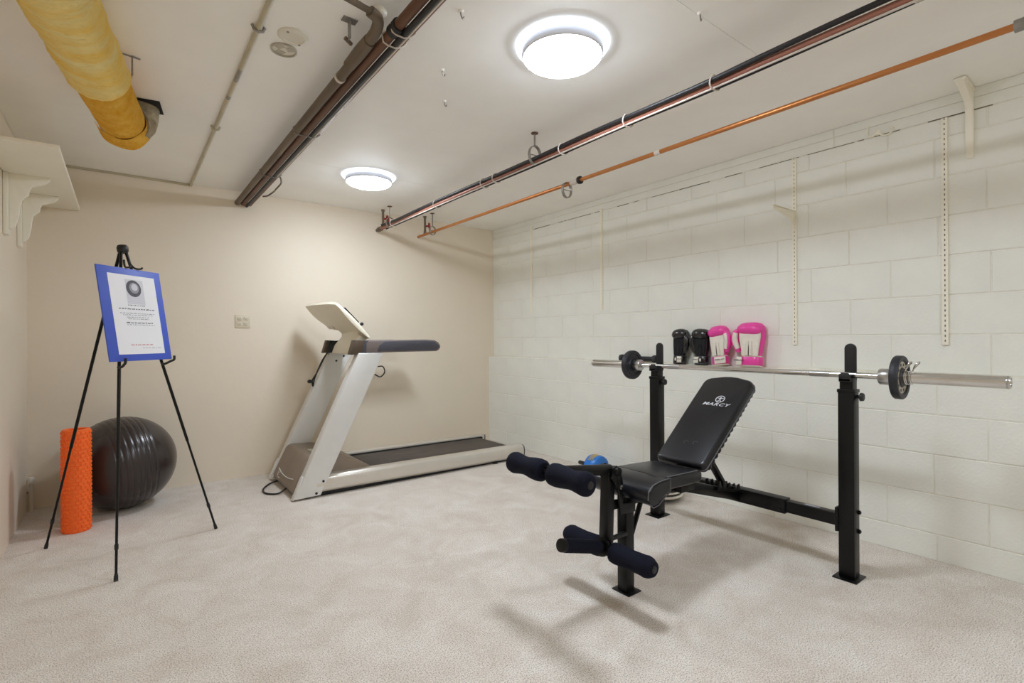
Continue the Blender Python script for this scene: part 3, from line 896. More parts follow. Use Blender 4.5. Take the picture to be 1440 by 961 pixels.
# ------------------------------------------------------------------ things on the floor behind the bench
aw = thing('ab_wheel', 'blue ab wheel with black handles on the carpet behind the bench seat', 'ab wheel', (3.06, 2.87, 0))
c = Vector((3.06, 2.87, .0955))
bm = nb(); lathe(bm, [(.03, -.065), (.07, -.066), (.088, -.056), (.0955, -.036), (.0955, .036), (.088, .056), (.07, .066), (.03, .065)], c, (0, 1, 0), seg=36)
wl = obj('wheel', bm, 'blue_pl', aw)
bm = nb()
for k in range(12):
    a = PI / 2 + (k - 6) * .10 + .3
    box(bm, c.x + .0957 * math.cos(a) - .004, c.x + .0957 * math.cos(a) + .004, c.y - .026, c.y + .026, c.z + .0957 * math.sin(a) - .002, c.z + .0957 * math.sin(a) + .001)
o = obj('gold_print', bm, 'gold', wl); o['kind'] = 'stuff'
for d in (-1, 1):
    bm = nb(); lathe(bm, [(.028, .058), (.026, .072), (.013, .076), (.013, .10), (.0165, .104), (.0165, .19), (.013, .195)], c, (0, d, 0), seg=16)
    obj('handle', bm, 'black_pl', aw)
pd = thing('punch_pad', 'black oval punch pad with white edge bands on the carpet under the bench', 'punch pad', (3.05, 2.235, 0))
pm = Matrix.Translation((3.05, 2.235, .055)) @ Matrix.Rotation(.5, 4, 'Z')
bm = nb(); sphere(bm, (0, 0, 0), .155, .145, .054, seg=28, rings=14)
obj('pad', bm, 'glove_b', pd, M4=pm)
for z, r, w in ((-.014, .1505, .010), (.014, .1505, .006)):
    bm = nb(); pts = [Vector((r * math.cos(a), r * .936 * math.sin(a), z)) for a in [2 * PI * k / 40 for k in range(41)]]
    tube(bm, pts, w, 8, caps=False)
    obj('white_band', bm, 'glove_w', pd, M4=pm)

# ------------------------------------------------------------------ exercise ball, foam roller
bl = thing('exercise_ball', 'big dark brown exercise ball in the back left corner', 'exercise ball', (-.008, 4.385, 0))
R_ = .31
axq = Vector((0, 0, 1)).rotation_difference(Vector((.94, .30, .10)).normalized()).to_matrix().to_4x4()
bm = nb()
prof = []
N = 220
for i in range(N + 1):
    a = PI * i / N
    g = 0
    lat = (a - PI / 2)
    for j in range(-3, 4):
        d = lat - j * .115 + .02
        g += .0036 * math.exp(-(d / .016) ** 2)
    prof.append((max(.0005, (R_ - g) * math.sin(a)), -(R_ - g) * math.cos(a)))
lathe(bm, prof, seg=72)
obj('ball_skin', bm, 'ball', bl, M4=Matrix.Translation((-.008, 4.385, R_)) @ axq, smooth=60)
bm = nb(); lathe(bm, [(.012, 0), (.012, .003), (.006, .004)], (0, 0, R_ - .003), seg=16)
obj('air_plug', bm, 'black_pl', bl, M4=Matrix.Translation((-.008, 4.385, R_)) @ axq)

fr_ = thing('foam_roller', 'tall orange textured foam roller standing on end beside the dark ball', 'foam roller', (-.230, 4.030, 0))
RX, RY, RR, RH = -.230, 4.030, .068, .612
bm = nb(); lathe(bm, [(.050, 0), (RR - .003, 0), (RR, .003), (RR, RH - .003), (RR - .003, RH), (.050, RH), (.048, RH - .002), (.048, .002), (.050, 0)], (RX, RY, 0), seg=40, caps=False)
obj('core', bm, 'orange', fr_)
bm = nb()
rows, cols = 26, 18
for i in range(rows):
    z0 = .006 + i * (RH - .012) / rows
    hgt = (RH - .012) / rows - .004
    for j in range(cols):
        a0 = 2 * PI * (j + (.5 if i % 2 else 0)) / cols
        w = 2 * PI / cols * (.80 if (j % 3) else .62)
        hh = hgt if (j % 3) else hgt * .7
        r2 = RR + (.0055 if j % 3 else .0045)
        A = [(RR - .001, a0), (RR - .001, a0 + w)]
        q = []
        for (r, z, sh) in ((RR - .001, z0, 0), (RR - .001, z0 + hh, 0), (r2, z0 + .003, .1), (r2, z0 + hh - .003, .1)):
            for a in (a0 + w * sh, a0 + w * (1 - sh)):
                q.append(bm.verts.new((RX + r * math.cos(a), RY + r * math.sin(a), z)))
        for f in ((4, 5, 7, 6), (0, 1, 5, 4), (2, 6, 7, 3), (0, 4, 6, 2), (1, 3, 7, 5)):
            bm.faces.new([q[x] for x in f])
nbp = obj('tread_bumps', bm, 'orange', fr_, smooth=0)
nbp['kind'] = 'stuff'

# ------------------------------------------------------------------ easel and sign board
EA, EB, EC = Vector((-.034, 3.059, 0)), Vector((.44, 3.533, 0)), Vector((-.346, 3.781, 0))
EN = Vector((.698, -.698, .162)); EX = Vector((.7071, .7071, 0)); EY = Vector((-.115, .115, .987))
apex = Vector((0.0, 3.475, 1.635))
ea = thing('easel', 'thin black metal tripod easel holding the blue sign board', 'easel', (0.02, 3.45, 0))
for foot, top in ((EA, apex + EX * -.014), (EB, apex + EX * .014), (EC, apex - EN * .02)):
    bm = nb(); d = (top - foot)
    tube(bm, [foot + d * .012, foot + d * .36], .0058, 10); tube(bm, [foot + d * .34, top], .0078, 10)
    lg = obj('leg', bm, 'black_met', ea)
    bm = nb(); tube(bm, [foot + d * .001, foot + d * .012, foot + d * .02], [.009, .009, .007], 10)
    obj('rubber_foot', bm, 'black_pl', lg)
    bm = nb(); tube(bm, [foot + d * .085, foot + d * .10], .0085, 10)
    obj('joint_sleeve', bm, 'black_pl', lg)
bm = nb(); lathe(bm, [(.020, 0), (.026, .008), (.027, .030), (.022, .042), (.008, .044)], apex + Vector((0, 0, -.014)), EY, seg=16)
obj('head', bm, 'black_pl', ea)
E0 = Vector((-.034, 3.059, 0)) + EN * .03
def EP(u, v, w=0): return E0 + EX * u + EY * v + EN * w
for u0, v0, u1 in ((.176, 1.04, .176), (.492, 1.044, .492)):
    bm = nb(); 
    su = .176 if u0 < .3 else .455
    tube(bm, spline([EP(su, v0 - .022, -.026), EP(su, v0 - .022, -.004), EP(su + (u1 - su) * .5, v0 - .012, .012), EP(u1, v0 - .004, .020), EP(u1 + .004, v0 + .018, .022)], 4), .0065, 8)
    obj('support_peg', bm, 'black_pl', ea)
for s in (-1, 1):
    bm = nb(); tube(bm, spline([EP(.318 + s * .014, 1.60, -.022), EP(.318 + s * .022, 1.575, -.016), EP(.318 + s * .03, 1.556, -.004), EP(.318 + s * .036 + .012, 1.552, .012), EP(.318 + s * .036 + .022, 1.560, .014)], 4), .005, 8)
    obj('top_clip', bm, 'black_pl', ea)

bd = thing('sign_board', 'blue sign board with a white printed sheet, propped on the easel', 'sign board', EP(.302, 1.045))
EM = frame(E0, EX, EY, EN)
bm = nb(); box(bm, .109, .497, 1.046, 1.547, -.004, .003, EM)
obj('backing_board', bm, 'blue_board', bd, bev=.001)
bm = nb(); box(bm, .165, .4535, 1.081, 1.510, .0032, .0038, EM)
pp = obj('paper', bm, 'paper', bd)
bm = nb(); box(bm, .262, .372, 1.352, 1.487, .0039, .0042, EM)
obj('printed_picture', bm, 'ink_pale', pp)
bm = nb(); lathe(bm, [(.001, 0), (.046, 0), (.046, .0004), (.001, .0004)], (.310, 1.438, .0042), seg=32)
obj('printed_ring', bm, 'ink_dark', pp, M4=EM)
bm = nb(); lathe(bm, [(.001, 0), (.030, 0), (.030, .0004), (.001, .0004)], (.313, 1.441, .0046), seg=28)
obj('printed_glass', bm, 'ink_grey', pp, M4=EM)
bm = nb(); lathe(bm, [(.001, 0), (.019, 0), (.019, .0004), (.001, .0004)], (.315, 1.445, .0050), seg=24)
obj('printed_shine', bm, 'ink_pale', pp, M4=EM)
def words(lines, m):
    bm = nb()
    for u0, u1, v, h in lines:
        u = u0
        while u < u1 - .004:
            w = random.uniform(.007, .022)
            e = min(u + w, u1)
            n = max(1, int((e - u) / .0042))
            for q in range(n):
                a = u + (e - u) * q / n
                hh = h * random.choice((.7, .7, 1.0))
                box(bm, a, a + (e - u) / n * .78, v, v + hh, .0039, .0042, EM)
            u = e + .005
    o = obj('printed_lines', bm, m, pp, smooth=0); o['kind'] = 'stuff'
words([(.262, .366, 1.343, .005), (.203, .424, 1.322, .007), (.236, .408, 1.247, .0065)], 'ink_dark')
words([(.207, .420, 1.299, .0045), (.222, .412, 1.290, .0045), (.244, .386, 1.278, .0045), (.250, .380, 1.269, .0045), (.238, .412, 1.237, .0045)], 'ink_grey')
words([(.245, .388, 1.128, .006)], 'ink_red')
words([(.312, .432, 1.112, .0035)], 'ink_grey')

# ------------------------------------------------------------------ shelf, upper left
sh = thing('wall_shelf', 'cream shelf with two scrolled brackets, high on the left wall', 'shelf', (X0, 4.0, 2.05))
SZ = 2.068
bm = nb(); box(bm, X0 + .002, -.243, 3.262, YB - .003, SZ, SZ + .02)
obj('shelf_board', bm, 'shelf', sh, bev=.002)
def corbel(y):
    pr_ = [(0, 0), (.172, 0), (.168, -.010), (.150, -.024), (.120, -.034), (.092, -.042), (.082, -.056), (.080, -.072), (.066, -.080), (.050, -.094), (.044, -.118), (.040, -.150), (.030, -.180), (.014, -.196), (0, -.20)]
    pl = [(X0 + .022 + a, SZ + b * 1.55) for a, b in pr_]
    bm = nb(); prism(bm, pl, 'xz', y - .011, y + .011)
    obj('bracket', bm, 'shelf', sh, bev=.003)
    bm = nb(); box(bm, X0 + .001, X0 + .022, y - .03, y + .03, SZ - .34, SZ - .001)
    obj('back_strip', bm, 'shelf', sh, bev=.003)
corbel(4.345); corbel(3.885)

# ------------------------------------------------------------------ insulated duct
dz = 2.255
du = thing('insulated_duct', 'fat yellow fibreglass-wrapped duct hanging at the upper left ceiling', 'duct', (-.1, 2.4, CE))
ax0, ax1 = Vector((-.300, 1.30, dz)), Vector((.007, 3.289, dz))
def fuzzy(bm, amt):
    bm.normal_update()
    for v in bm.verts:
        v.co += v.normal * random.uniform(-amt, amt)
bm = nb()
n_ = 44
pts = [ax0.lerp(ax1, i / n_ * .71) for i in range(n_ + 1)]
rs = [.108 + .0035 * math.sin(i * 1.9) + .003 * math.sin(i * .7) + (.004 if i > n_ - 4 else 0) for i in range(n_ + 1)]
tube(bm, pts, rs, 44); fuzzy(bm, .0022)
obj('insulation_wrap', bm, 'yellow', du, smooth=80)
bm = nb()
pts = [ax0.lerp(ax1, .69 + i / 14 * .31) for i in range(15)]
tube(bm, pts, [.100] * 13 + [.096, .080], 40); fuzzy(bm, .0015)
obj('inner_batt', bm, 'amber', du, smooth=80, label='darker amber inner layer of the duct wrap')
# open flap collar round the end of the duct, turned up into the ceiling hole
dirv = (ax1 - ax0).normalized()
bm = nb()
rings = []
side = dirv.cross(Vector((0, 0, 1))).normalized()
for t_, r_ in ((-.10, .104), (-.05, .110), (.0, .116), (.035, .112), (.042, .104), (.0, .104), (-.06, .100)):
    c = ax1 + dirv * t_
    ring = []
    for k in range(33):
        a = -PI * .98 + PI * 1.0 * k / 32 + .15
        rr = r_ + .003 * math.sin(5 * a + t_ * 40)
        ring.append(c + side * (rr * math.cos(a)) + Vector((0, 0, rr * math.sin(a))))
    rings.append(ring)
loft(bm, rings, caps=False, closed=False)
obj('end_flap', bm, 'amber', du, smooth=80)
bm = nb(); hb = ax1 + side * .075 + dirv * .0
tube(bm, spline([ax1 + dirv * -.06 + side * .03 + Vector((0, 0, .0)), ax1 + dirv * .01 + side * .05 + Vector((0, 0, .03)), ax1 + dirv * .03 + side * .06 + Vector((0, 0, .124))], 4), .088, 22)
obj('foil_elbow', bm, 'foil', du, smooth=70)
bm = nb(); box(bm, -.075, .075, -.085, .085, -.004, 0, frame(ax1 + side * .085 + Vector((0, 0, CE - dz - .0005)), side, dirv, (0, 0, 1)))
obj('ceiling_hole_shade', bm, 'hole_shade', du)  # flat dark plate paints the shade inside the ceiling opening
bm = nb(); tube(bm, [(-.02, 2.735, CE - .003), (.06, 2.75, CE - .003), (.034, 2.742, CE - .004), (.034, 2.742, 2.30), (.02, 2.742, 2.262)], .004, 6)
obj('hanger_strap', bm, 'galv', du)

# ------------------------------------------------------------------ ceiling discs
dc = thing('ceiling_cover_plate', 'round cream cover plate with two screws on the ceiling', 'cover plate', (.553, 2.17, CE))
bm = nb(); lathe(bm, [(.06, 0), (.06, -.006), (.054, -.011), (.040, -.012), (.038, -.009), (.01, -.009)], (.553, 2.17, CE), seg=40)
obj('disc', bm, 'white_pl', dc)
for s in (-1, 1):
    bm = nb(); lathe(bm, [(.005, 0), (.005, -.003), (.002, -.004)], (.553 + s * .030, 2.17 + s * .034, CE - .011), seg=10)
    obj('screw', bm, 'galv', dc)
dd = thing('ceiling_mount_ring', 'round grey mounting ring on the ceiling beside the cream cover plate', 'mounting ring', (.545, 2.295, CE))
bm = nb(); lathe(bm, [(.052, 0), (.052, -.008), (.046, -.009), (.045, -.002), (.052, 0)], (.545, 2.295, CE), seg=36, caps=False)
obj('ring', bm, 'grey_plate', dd)
bm = nb(); lathe(bm, [(.045, -.0008), (.045, -.002), (.001, -.002)], (.545, 2.295, CE), seg=30)
obj('disc', bm, 'white_pl', dd)
for a in (0.3, 2.2, 4.1):
    bm = nb(); box(bm, -.016, .016, .012, .040, -.004, -.002, Matrix.Translation((.545, 2.295, CE)) @ Matrix.Rotation(a, 4, 'Z'))
    obj('bracket_tab', bm, 'grey_plate', dd)

# ------------------------------------------------------------------ conduit, pipes, cables
cd = thing('conduit', 'thin cream-painted conduit along the ceiling left of the dark pipes', 'conduit', (.424, 3.0, CE))
bm = nb(); tube(bm, [(.424, -1.0, CE - .012), (.424, 4.0, CE - .0115), (.424, YB - .012, CE - .012)], .0105, 12)
obj('tube', bm, 'conduit', cd)
for y in (2.18, 3.35):
    bm = nb(); tube(bm, [(.402, y, CE - .004), (.408, y, CE - .02), (.424, y, CE - .026), (.440, y, CE - .02), (.447, y, CE - .004)], .006, 8)
    obj('clip', bm, 'galv' if y < 3 else 'conduit', cd)
for y0, y1 in ((2.55, 2.68), (2.86, 2.90)):
    bm = nb(); tube(bm, [(.424, y0, CE - .0125), (.424, y1, CE - .0125)], .0106, 12)
    obj('bare_patch', bm, 'galv', cd)

PZ = 2.285
def pipe(name, label, cat, pts, r, m, seg=14, group=None):
    bm = nb(); tube(bm, pts, r, seg)
    o = obj(name, bm, m)
    return tag(o, label, cat, group)
# three dark pipes side by side
p1 = thing('iron_pipe', 'grey-brown iron pipe, leftmost of the dark ceiling pipes, with an elbow near the viewer', 'pipe', (.755, 3.2, PZ))
bm = nb(); tube(bm, [(.752, YB - .001, PZ), (.752, 2.02, PZ)], .0205, 16)
obj('run', bm, 'iron_d', p1)
bm = nb(); tube(bm, [(.749, 2.08, PZ), (.749, 1.95, PZ), (.749, 1.86, PZ)], [.024, .0265, .024], 16)
tube(bm, spline([(.749, 1.90, PZ), (.748, 1.80, PZ + .005), (.735, 1.75, PZ + .02), (.70, 1.735, PZ + .028)], 5), .021, 14)
obj('elbow', bm, 'iron_d', p1)
bm = nb(); tube(bm, [(.715, 1.735, PZ + .026), (.55, 1.705, PZ + .03), (.30, 1.66, PZ + .03), (-.1, 1.59, PZ + .03)], .0115, 12)
obj('branch', bm, 'iron_d', p1)
bm = nb(); lathe(bm, [(.0215, -.008), (.024, -.008), (.024, .008), (.0215, .008)], (.752, 2.20, PZ), (0, 1, 0), seg=18)
obj('white_band', bm, 'cable_w', p1)
bm = nb(); sphere(bm, (.742, 1.752, PZ + .052), .03, .022, .02, seg=12, rings=8)
obj('plaster_dab', bm, 'white_pl', p1)
p2 = thing('iron_pipe', 'rust-brown iron pipe in the middle of the dark ceiling pipes', 'pipe', (.797, 2.0, PZ))
bm = nb(); tube(bm, [(.797, YB - .001, PZ), (.797, -1.2, PZ)], .0195, 16)
obj('run', bm, 'iron', p2)
for y in (1.73,):
    bm = nb(); lathe(bm, [(.020, -.03), (.026, -.028), (.026, .028), (.020, .03)], (.797, y, PZ), (0, 1, 0), seg=16)
    obj('coupling', bm, 'cable', p2)
p3 = thing('iron_pipe', 'rust-brown iron pipe, rightmost of the dark ceiling pipes', 'pipe', (.846, 2.0, PZ))
bm = nb(); tube(bm, [(.846, YB - .001, PZ), (.846, -1.2, PZ)], .0165, 16)
obj('run', bm, 'iron', p3)
pipe('power_cable', 'black cable strapped between the dark ceiling pipes', 'cable', [(.823, YB - .002, PZ - .0195), (.823, 3.0, PZ - .018), (.823, 1.6, PZ - .0195), (.823, -1.2, PZ - .0195)], .0105, 'cable')
pipe('thin_cable', 'thin white cable running along the dark ceiling pipes', 'cable', [(.839, 3.72, PZ - .0215), (.8385, 2.87, PZ - .0225), (.840, 2.2, PZ - .022), (.8385, 1.5, PZ - .0225), (.839, -1.2, PZ - .022)], .0042, 'cable_w', 8)
for y in (3.74, 2.88, 1.80, 1.72):
    bm = nb()
    loop = [(.730, PZ + .006), (.740, PZ - .021), (.757, PZ - .026), (.797, PZ - .0265), (.823, PZ - .0305), (.850, PZ - .022), (.868, PZ - .006), (.866, PZ + .012), (.84, PZ + .022), (.755, PZ + .026)]
    if y < 2: loop = [(.773, PZ + .006), (.78, PZ - .021), (.797, PZ - .0265), (.823, PZ - .0305), (.850, PZ - .022), (.868, PZ - .006), (.866, PZ + .012), (.84, PZ + .022), (.79, PZ + .024)]
    pts = [(a, y + .006 * math.sin(i), b) for i, (a, b) in enumerate(loop)]
    tube(bm, pts + [pts[0]], .0035, 6, caps=False)
    o = obj('wire_tie', bm, 'galv' if y > 2 else 'cable_w')
    tag(o, {3.74: 'grey wire tie round the dark pipes nearest the back wall', 2.88: 'grey wire tie round the dark pipes halfway along', 1.80: 'white wire tie on the dark pipes nearest the viewer, far one of two', 1.72: 'white wire tie on the dark pipes nearest the viewer, near one of two'}[y], 'cable tie', 'ties round the dark pipes')
pipe('loose_wire', 'short grey wire dangling in a curve from the dark pipes', 'wire', spline([(.856, 3.72, PZ - .026), (.876, 3.78, PZ - .03), (.90, 3.90, PZ - .02), (.895, 4.02, PZ - .03), (.905, 4.12, PZ - .02), (.89, 4.25, PZ - .025), (.868, 4.32, PZ - .02)], 5), .0055, 'iron_d', 8)
h = thing('strap_hanger', 'punched metal strap hanging from the ceiling beside the dark elbow pipe', 'pipe hanger', (.70, 1.95, CE))
bm = nb(); box(bm, .695, .699, 1.92, 1.945, PZ + .02, CE); box(bm, .670, .725, 1.915, 1.95, CE - .004, CE)
obj('strap', bm, 'galv', h)
bm = nb(); tube(bm, [(.686, 1.95, PZ + .03), (.716, 1.965, PZ + .022)], .008, 8)
obj('clamp', bm, 'iron_d', h)

# bundle right of the lights
BXX, BZZ = 1.965, 2.208
rp = thing('red_pipe', 'dull red-brown pipe inside the cable bundle right of the lights', 'pipe', (BXX, 2.0, BZZ))
bm = nb(); tube(bm, [(BXX, YB - .001, BZZ), (BXX, -1.2, BZZ - .004)], .0145, 14)
obj('run', bm, 'copper_d', rp)
bm = nb(); lathe(bm, [(.0145, -.02), (.019, -.018), (.019, .018), (.0145, .02)], (BXX, .47, BZZ - .003), (0, 1, 0), seg=14)
obj('white_clip', bm, 'cable_w', rp)
bm = nb(); lathe(bm, [(.0145, -.05), (.022, -.045), (.024, .01), (.019, .04), (.0145, .06)], (BXX, YB - .065, BZZ), (0, 1, 0), seg=14)
obj('end_joint', bm, 'iron_d', rp)
pipe('thick_cable', 'thick black cable bowing over the red-brown pipe', 'cable', spline([(BXX - .024, 4.55, BZZ + .018), (BXX - .025, 4.2, BZZ + .006), (BXX - .024, 3.5, BZZ + .014), (BXX - .025, 2.4, BZZ + .006), (BXX - .025, 1.9, BZZ + .010), (BXX - .0255, 1.25, BZZ + .004), (BXX - .027, .95, BZZ + .010), (BXX - .029, .5, BZZ + .014), (BXX - .026, -.3, BZZ + .01)], 5), .0105, 'cable', 10)
pipe('thick_cable', 'second black cable sagging below the red-brown pipe', 'cable', spline([(BXX + .021, 4.55, BZZ - .012), (BXX + .016, 4.1, BZZ - .016), (BXX + .020, 3.2, BZZ - .010), (BXX + .012, 2.35, BZZ - .019), (BXX + .021, 1.7, BZZ - .008), (BXX + .016, 1.15, BZZ - .016), (BXX + .022, .5, BZZ - .006), (BXX + .020, -.3, BZZ - .01)], 5), .007, 'cable', 8)
pipe('thin_cable', 'thin white cable along the underside of the bundle right of the lights', 'cable', spline([(BXX - .006, 4.45, BZZ - .020), (BXX - .008, 3.4, BZZ - .019), (BXX - .006, 2.2, BZZ - .020), (BXX - .008, 1.6, BZZ - .0195), (BXX - .006, 1.15, BZZ - .021), (BXX - .008, .8, BZZ - .020), (BXX - .006, -.3, BZZ - .020)], 5), .0042, 'cable_w', 8)
for y, nm in ((4.33, 'nearest the back wall'), (3.52, 'second from the back wall'), (2.72, 'left of the ring hanger, near one'), (2.86, 'left of the ring hanger, far one'), (2.08, 'just right of the ring hanger'), (1.62, 'midway towards the viewer'), (1.16, 'below the plaster scar')):
    bm = nb(); pts = [(BXX - .003 + .037 * math.cos(a), y + .004 * math.sin(2 * a), BZZ + .031 * math.sin(a)) for a in [2 * PI * k / 14 for k in range(15)]]
    tube(bm, pts, .0035, 6, caps=False)
    tag(obj('wire_tie', bm, 'cable_w'), 'pale cable tie round the cable bundle, ' + nm, 'cable tie', 'ties round the cable bundle')

# copper pipe
CX, CZ = 2.41, 2.197
cp = thing('copper_pipe', 'bright copper pipe running below the ceiling beside the block wall', 'pipe', (CX, 2.5, CZ))
bm = nb(); tube(bm, [(CX, YB - .001, CZ), (CX, -1.2, CZ)], .0125, 16)
obj('run', bm, 'copper', cp)
bm = nb(); lathe(bm, [(.013, -.034), (.019, -.032), (.019, .030), (.016, .034)], (CX, 2.445, CZ), (0, 1, 0), seg=16)
obj('coupling', bm, 'cable_w', cp, label='pale coupling sleeve')
bm = nb(); lathe(bm, [(.013, -.008), (.026, -.008), (.026, .008), (.013, .008)], (CX, 2.395, CZ), (0, 1, 0), seg=16)
obj('black_ring', bm, 'cable', cp)
bm = nb(); lathe(bm, [(.0127, -.018), (.0133, -.018), (.0133, .018), (.0127, .018)], (CX, 1.776, CZ), (0, 1, 0), seg=16)
obj('paint_patch', bm, 'cable_w', cp)
bm = nb(); lathe(bm, [(.013, -.035), (.021, -.033), (.021, -.006), (.024, -.006), (.024, .006), (.021, .006), (.021, .03), (.013, .032)], (CX, .295, CZ), (0, 1, 0), seg=18)
obj('end_fitting', bm, 'galv', cp)

def ring_hanger(x, y, ztop, zc, r, label, rod=True, red=False, side=0, flange=True):
    t = thing('pipe_hanger', label, 'pipe hanger', (x, y, CE))
    bm = nb()
    loft(bm, [[(x + (r + q) * .78 * math.cos(a), y + dy, zc + (r + q) * math.sin(a)) for q, dy in ((-.0025, -.010), (.0025, -.010), (.0025, .010), (-.0025, .010))] for a in [2 * PI * k / 24 for k in range(25)]], caps=False)
    obj('ring', bm, 'galv', t)
    bm = nb(); tube(bm, [(x - r * .78, y, zc), (x + r * .78, y, zc)], .003, 6)
    obj('cross_pin', bm, 'galv', t)
    if rod:
        bm = nb(); tube(bm, [(x, y, zc + r), (x, y, ztop)], .0055, 8)
        obj('rod', bm, 'galv', t)
        if flange:
            bm = nb(); lathe(bm, [(.022, 0), (.022, -.004), (.008, -.008)], (x, y, ztop), seg=14)
            obj('ceiling_flange', bm, 'iron', t)
    return t
ring_hanger(BXX, 2.33, CE, BZZ + .038, .056, 'ring hanger on a rod, holding the middle of the cable bundle')
ring_hanger(BXX, 4.42, CE, BZZ + .022, .046, 'ring hanger holding the cable bundle near the back wall')
ring_hanger(CX, 4.42, CE, CZ + .012, .042, 'ring hanger on a rod holding the copper pipe near the back wall')
ring_hanger(CX, 2.52, CE, CZ - .038, .052, 'open ring hanger dangling below the copper pipe by the pale coupling', rod=False)
for x, z, nm in ((BXX, BZZ, 'cable bundle'), (CX, CZ, 'copper pipe')):
    y = 4.575
    t = thing('valve', 'small red wheel valve on a stem above the %s by the back wall' % nm, 'valve', (x, y, CE))
    bm = nb(); tube(bm, [(x, y, z + .008), (x, y, z + .05), (x, y, CE - .03), (x, y, CE)], [.016, .011, .011, .018], 12)
    obj('stem', bm, 'iron_d', t)
    bm = nb(); lathe(bm, [(.008, -.008), (.034, -.007), (.038, 0), (.034, .007), (.008, .010)], (x + .042, y - .015, z + .085), (.75, -.6, .1), seg=18)
    obj('hand_wheel', bm, 'red_pl', t)
    bm = nb(); tube(bm, [(x, y, z + .085), (x + .045, y - .018, z + .085)], .010, 10)
    obj('body', bm, 'red_pl', t)

# ------------------------------------------------------------------ wall standards and brackets
def standard(y, z0, z1, label, holes=True):
    t = thing('shelf_standard', label, 'shelf standard', (XU, y, z0), 'slotted shelf standards on the block wall')
    w, d = .0125, .013
    x1 = XU - .0005; x0 = XU - d
    for a in (y - w, y + w - .0025):
        bm = nb(); box(bm, x0 + .0021, x1, a, a + .0025, z0, z1)
        obj('flange', bm, 'shelf', t)
    bm = nb()
    n = int((z1 - z0) / .0254)
    for k in range(n):
        za = z0 + k * (z1 - z0) / n
        box(bm, x0, x0 + .002, y - .0022, y + .0022, za, za + (z1 - z0) / n * (.58 if holes else .86))
    box(bm, x0, x0 + .002, y - w, y - .0022, z0, z1); box(bm, x0, x0 + .002, y + .0022, y + w, z0, z1)
    so = obj('slotted_face', bm, 'shelf', t, smooth=0); so['kind'] = 'stuff'
    bm = nb(); box(bm, XU - .005, XU - .002, y - .009, y + .009, z0 + .002, z1 - .002)
    obj('channel_back', bm, 'crack', t)  # dark strip paints the shade seen through the slots
standard(4.034, 1.405, 2.300, 'leftmost slotted cream shelf standard, nearest the back corner', False)
standard(3.067, 1.390, 2.285, 'second slotted cream shelf standard from the back corner, with no bracket', False)
standard(1.445, 1.098, 2.268, 'slotted cream shelf standard with a small metal bracket, above the pink gloves')
standard(0.711, 1.102, 2.266, 'rightmost slotted cream shelf standard, above the near barbell end')
t = thing('shelf_bracket', 'small cream metal bracket sticking out of a slotted standard', 'bracket', (XU, 1.445, 1.87))
bm = nb(); prism(bm, [(XU - .013, 1.935), (XU - .29, 1.927), (XU - .293, 1.917), (XU - .27, 1.913), (XU - .10, 1.885), (XU - .045, 1.868), (XU - .025, 1.842), (XU - .013, 1.82)], 'xz', 1.4405, 1.4485)
obj('arm', bm, 'shelf', t, bev=.001)
bm = nb(); box(bm, XU - .29, XU - .015, 1.436, 1.453, 1.933, 1.937)
obj('top_lip', bm, 'shelf', t)
t = thing('wooden_bracket', 'cream wooden bracket at the ceiling, right end of the block wall', 'bracket', (XU, .612, 2.2))
bm = nb(); prism(bm, [(XU - .001, 2.366), (XU - .20, 2.366), (XU - .20, 2.352), (XU - .13, 2.328), (XU - .055, 2.300), (XU - .032, 2.27), (XU - .030, 2.20), (XU - .022, 2.10), (XU - .010, 2.035), (XU - .001, 2.03)], 'xz', .597, .627)
obj('arm', bm, 'shelf', t, bev=.003)
bm = nb(); box(bm, XU - .205, XU - .001, .590, .634, 2.360, 2.374)
obj('top_pad', bm, 'shelf', t, bev=.002)
t = thing('wire_hook', 'small cream wire hook stuck on the top block course', 'hook', (XU, 1.0, 2.29))
bm = nb(); tube(bm, spline([(XU - .006, 1.045, 2.335), (XU - .008, 1.05, 2.29), (XU - .010, 1.03, 2.272), (XU - .009, 1.00, 2.285), (XU - .012, .975, 2.262), (XU - .012, .945, 2.262), (XU - .008, .93, 2.285), (XU - .006, .945, 2.302)], 5), .005, 8)
obj('wire', bm, 'shelf', t)
bm = nb(); lathe(bm, [(.016, 0), (.016, .004), (.006, .008)], (XU - .001, 1.0, 2.287), (-1, 0, 0), seg=12)
obj('base', bm, 'shelf', t)

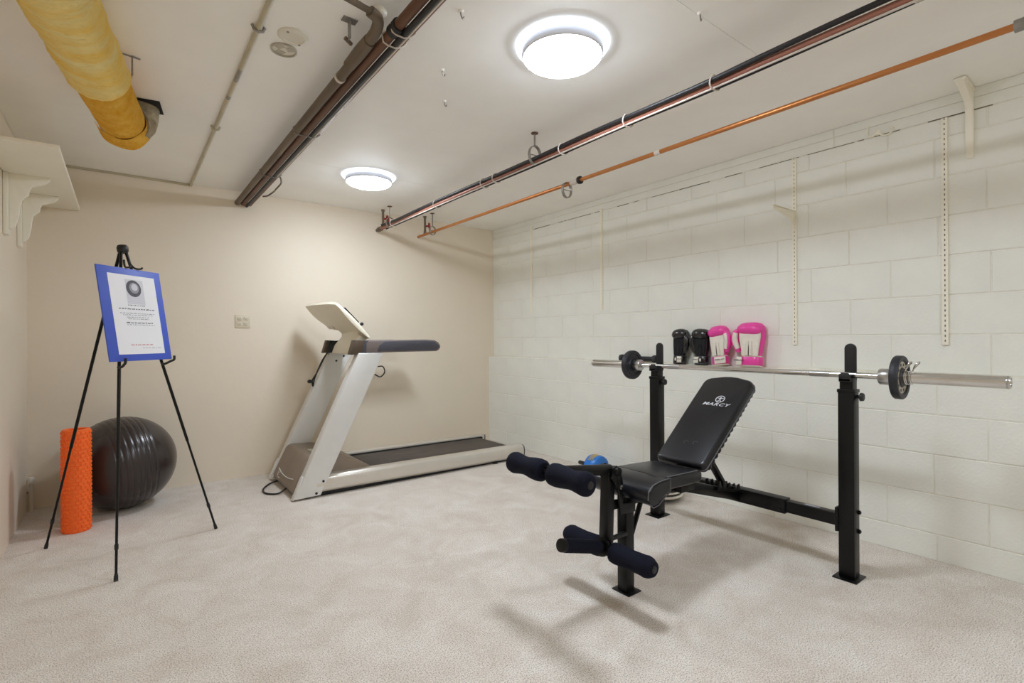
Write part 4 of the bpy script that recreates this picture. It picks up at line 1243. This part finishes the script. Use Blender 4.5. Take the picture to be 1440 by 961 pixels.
# ------------------------------------------------------------------ outlet, corner pipe, ceiling nails
t = thing('wall_outlet', 'almond double electrical outlet on the back wall left of the treadmill', 'outlet', (.788, YB, 1.30))
bm = nb(); box(bm, .731, .845, YB - .006, YB - .0005, 1.246, 1.356)
pl = obj('cover_plate', bm, 'outlet', t, bev=.002)
for u in (.766, .811):
    for v in (1.278, 1.324):
        bm = nb(); box(bm, u - .016, u + .016, YB - .009, YB - .005, v - .014, v + .014)
        so = obj('socket', bm, 'outlet', t, bev=.003)
        bm = nb()
        for d in (-.006, .006): box(bm, u + d - .0012, u + d + .0012, YB - .0095, YB - .0088, v - .002, v + .007)
        lathe(bm, [(.0024, 0), (.0024, .0006)], (u, YB - .0089, v - .007), (0, -1, 0), seg=8)
        o = obj('slot', bm, 'black_pl', so); o['kind'] = 'stuff'
t = thing('corner_pipe', 'short white capped pipe stub low in the back left corner', 'pipe stub', (-.497, 4.66, 0))
bm = nb(); tube(bm, [(-.497, 4.66, 0), (-.497, 4.66, .20)], .013, 12)
obj('pipe', bm, 'white_pl', t)
bm = nb(); lathe(bm, [(.014, -.03), (.020, -.028), (.021, 0), (.015, .014), (.004, .017)], (-.497, 4.66, .215), seg=14)
obj('cap', bm, 'white_pl', t)
bm = nb(); tube(bm, [(-.518, 4.66, .13), (-.50, 4.66, .13)], .006, 8)
obj('clip', bm, 'galv', t)
for x, y, nm in ((1.164, 2.035, 'between the dark pipes and the large light'), (1.325, 2.296, 'left of the large light, farther back'), (1.012, 1.627, 'beside the dark pipes near the viewer'), (1.745, 1.09, 'at the plaster scar by the cable bundle')):
    t = thing('ceiling_hook', 'small painted hook in the ceiling, ' + nm, 'hook', (x, y, CE))
    bm = nb(); lathe(bm, [(.012, 0), (.010, -.004), (.004, -.007)], (x, y, CE), seg=10)
    obj('base', bm, 'ceiling', t)
    bm = nb(); tube(bm, spline([(x, y, CE - .004), (x, y, CE - .014), (x + .010, y + .004, CE - .024), (x + .018, y + .006, CE - .014)], 4), .003, 6)
    obj('hook', bm, 'galv', t)
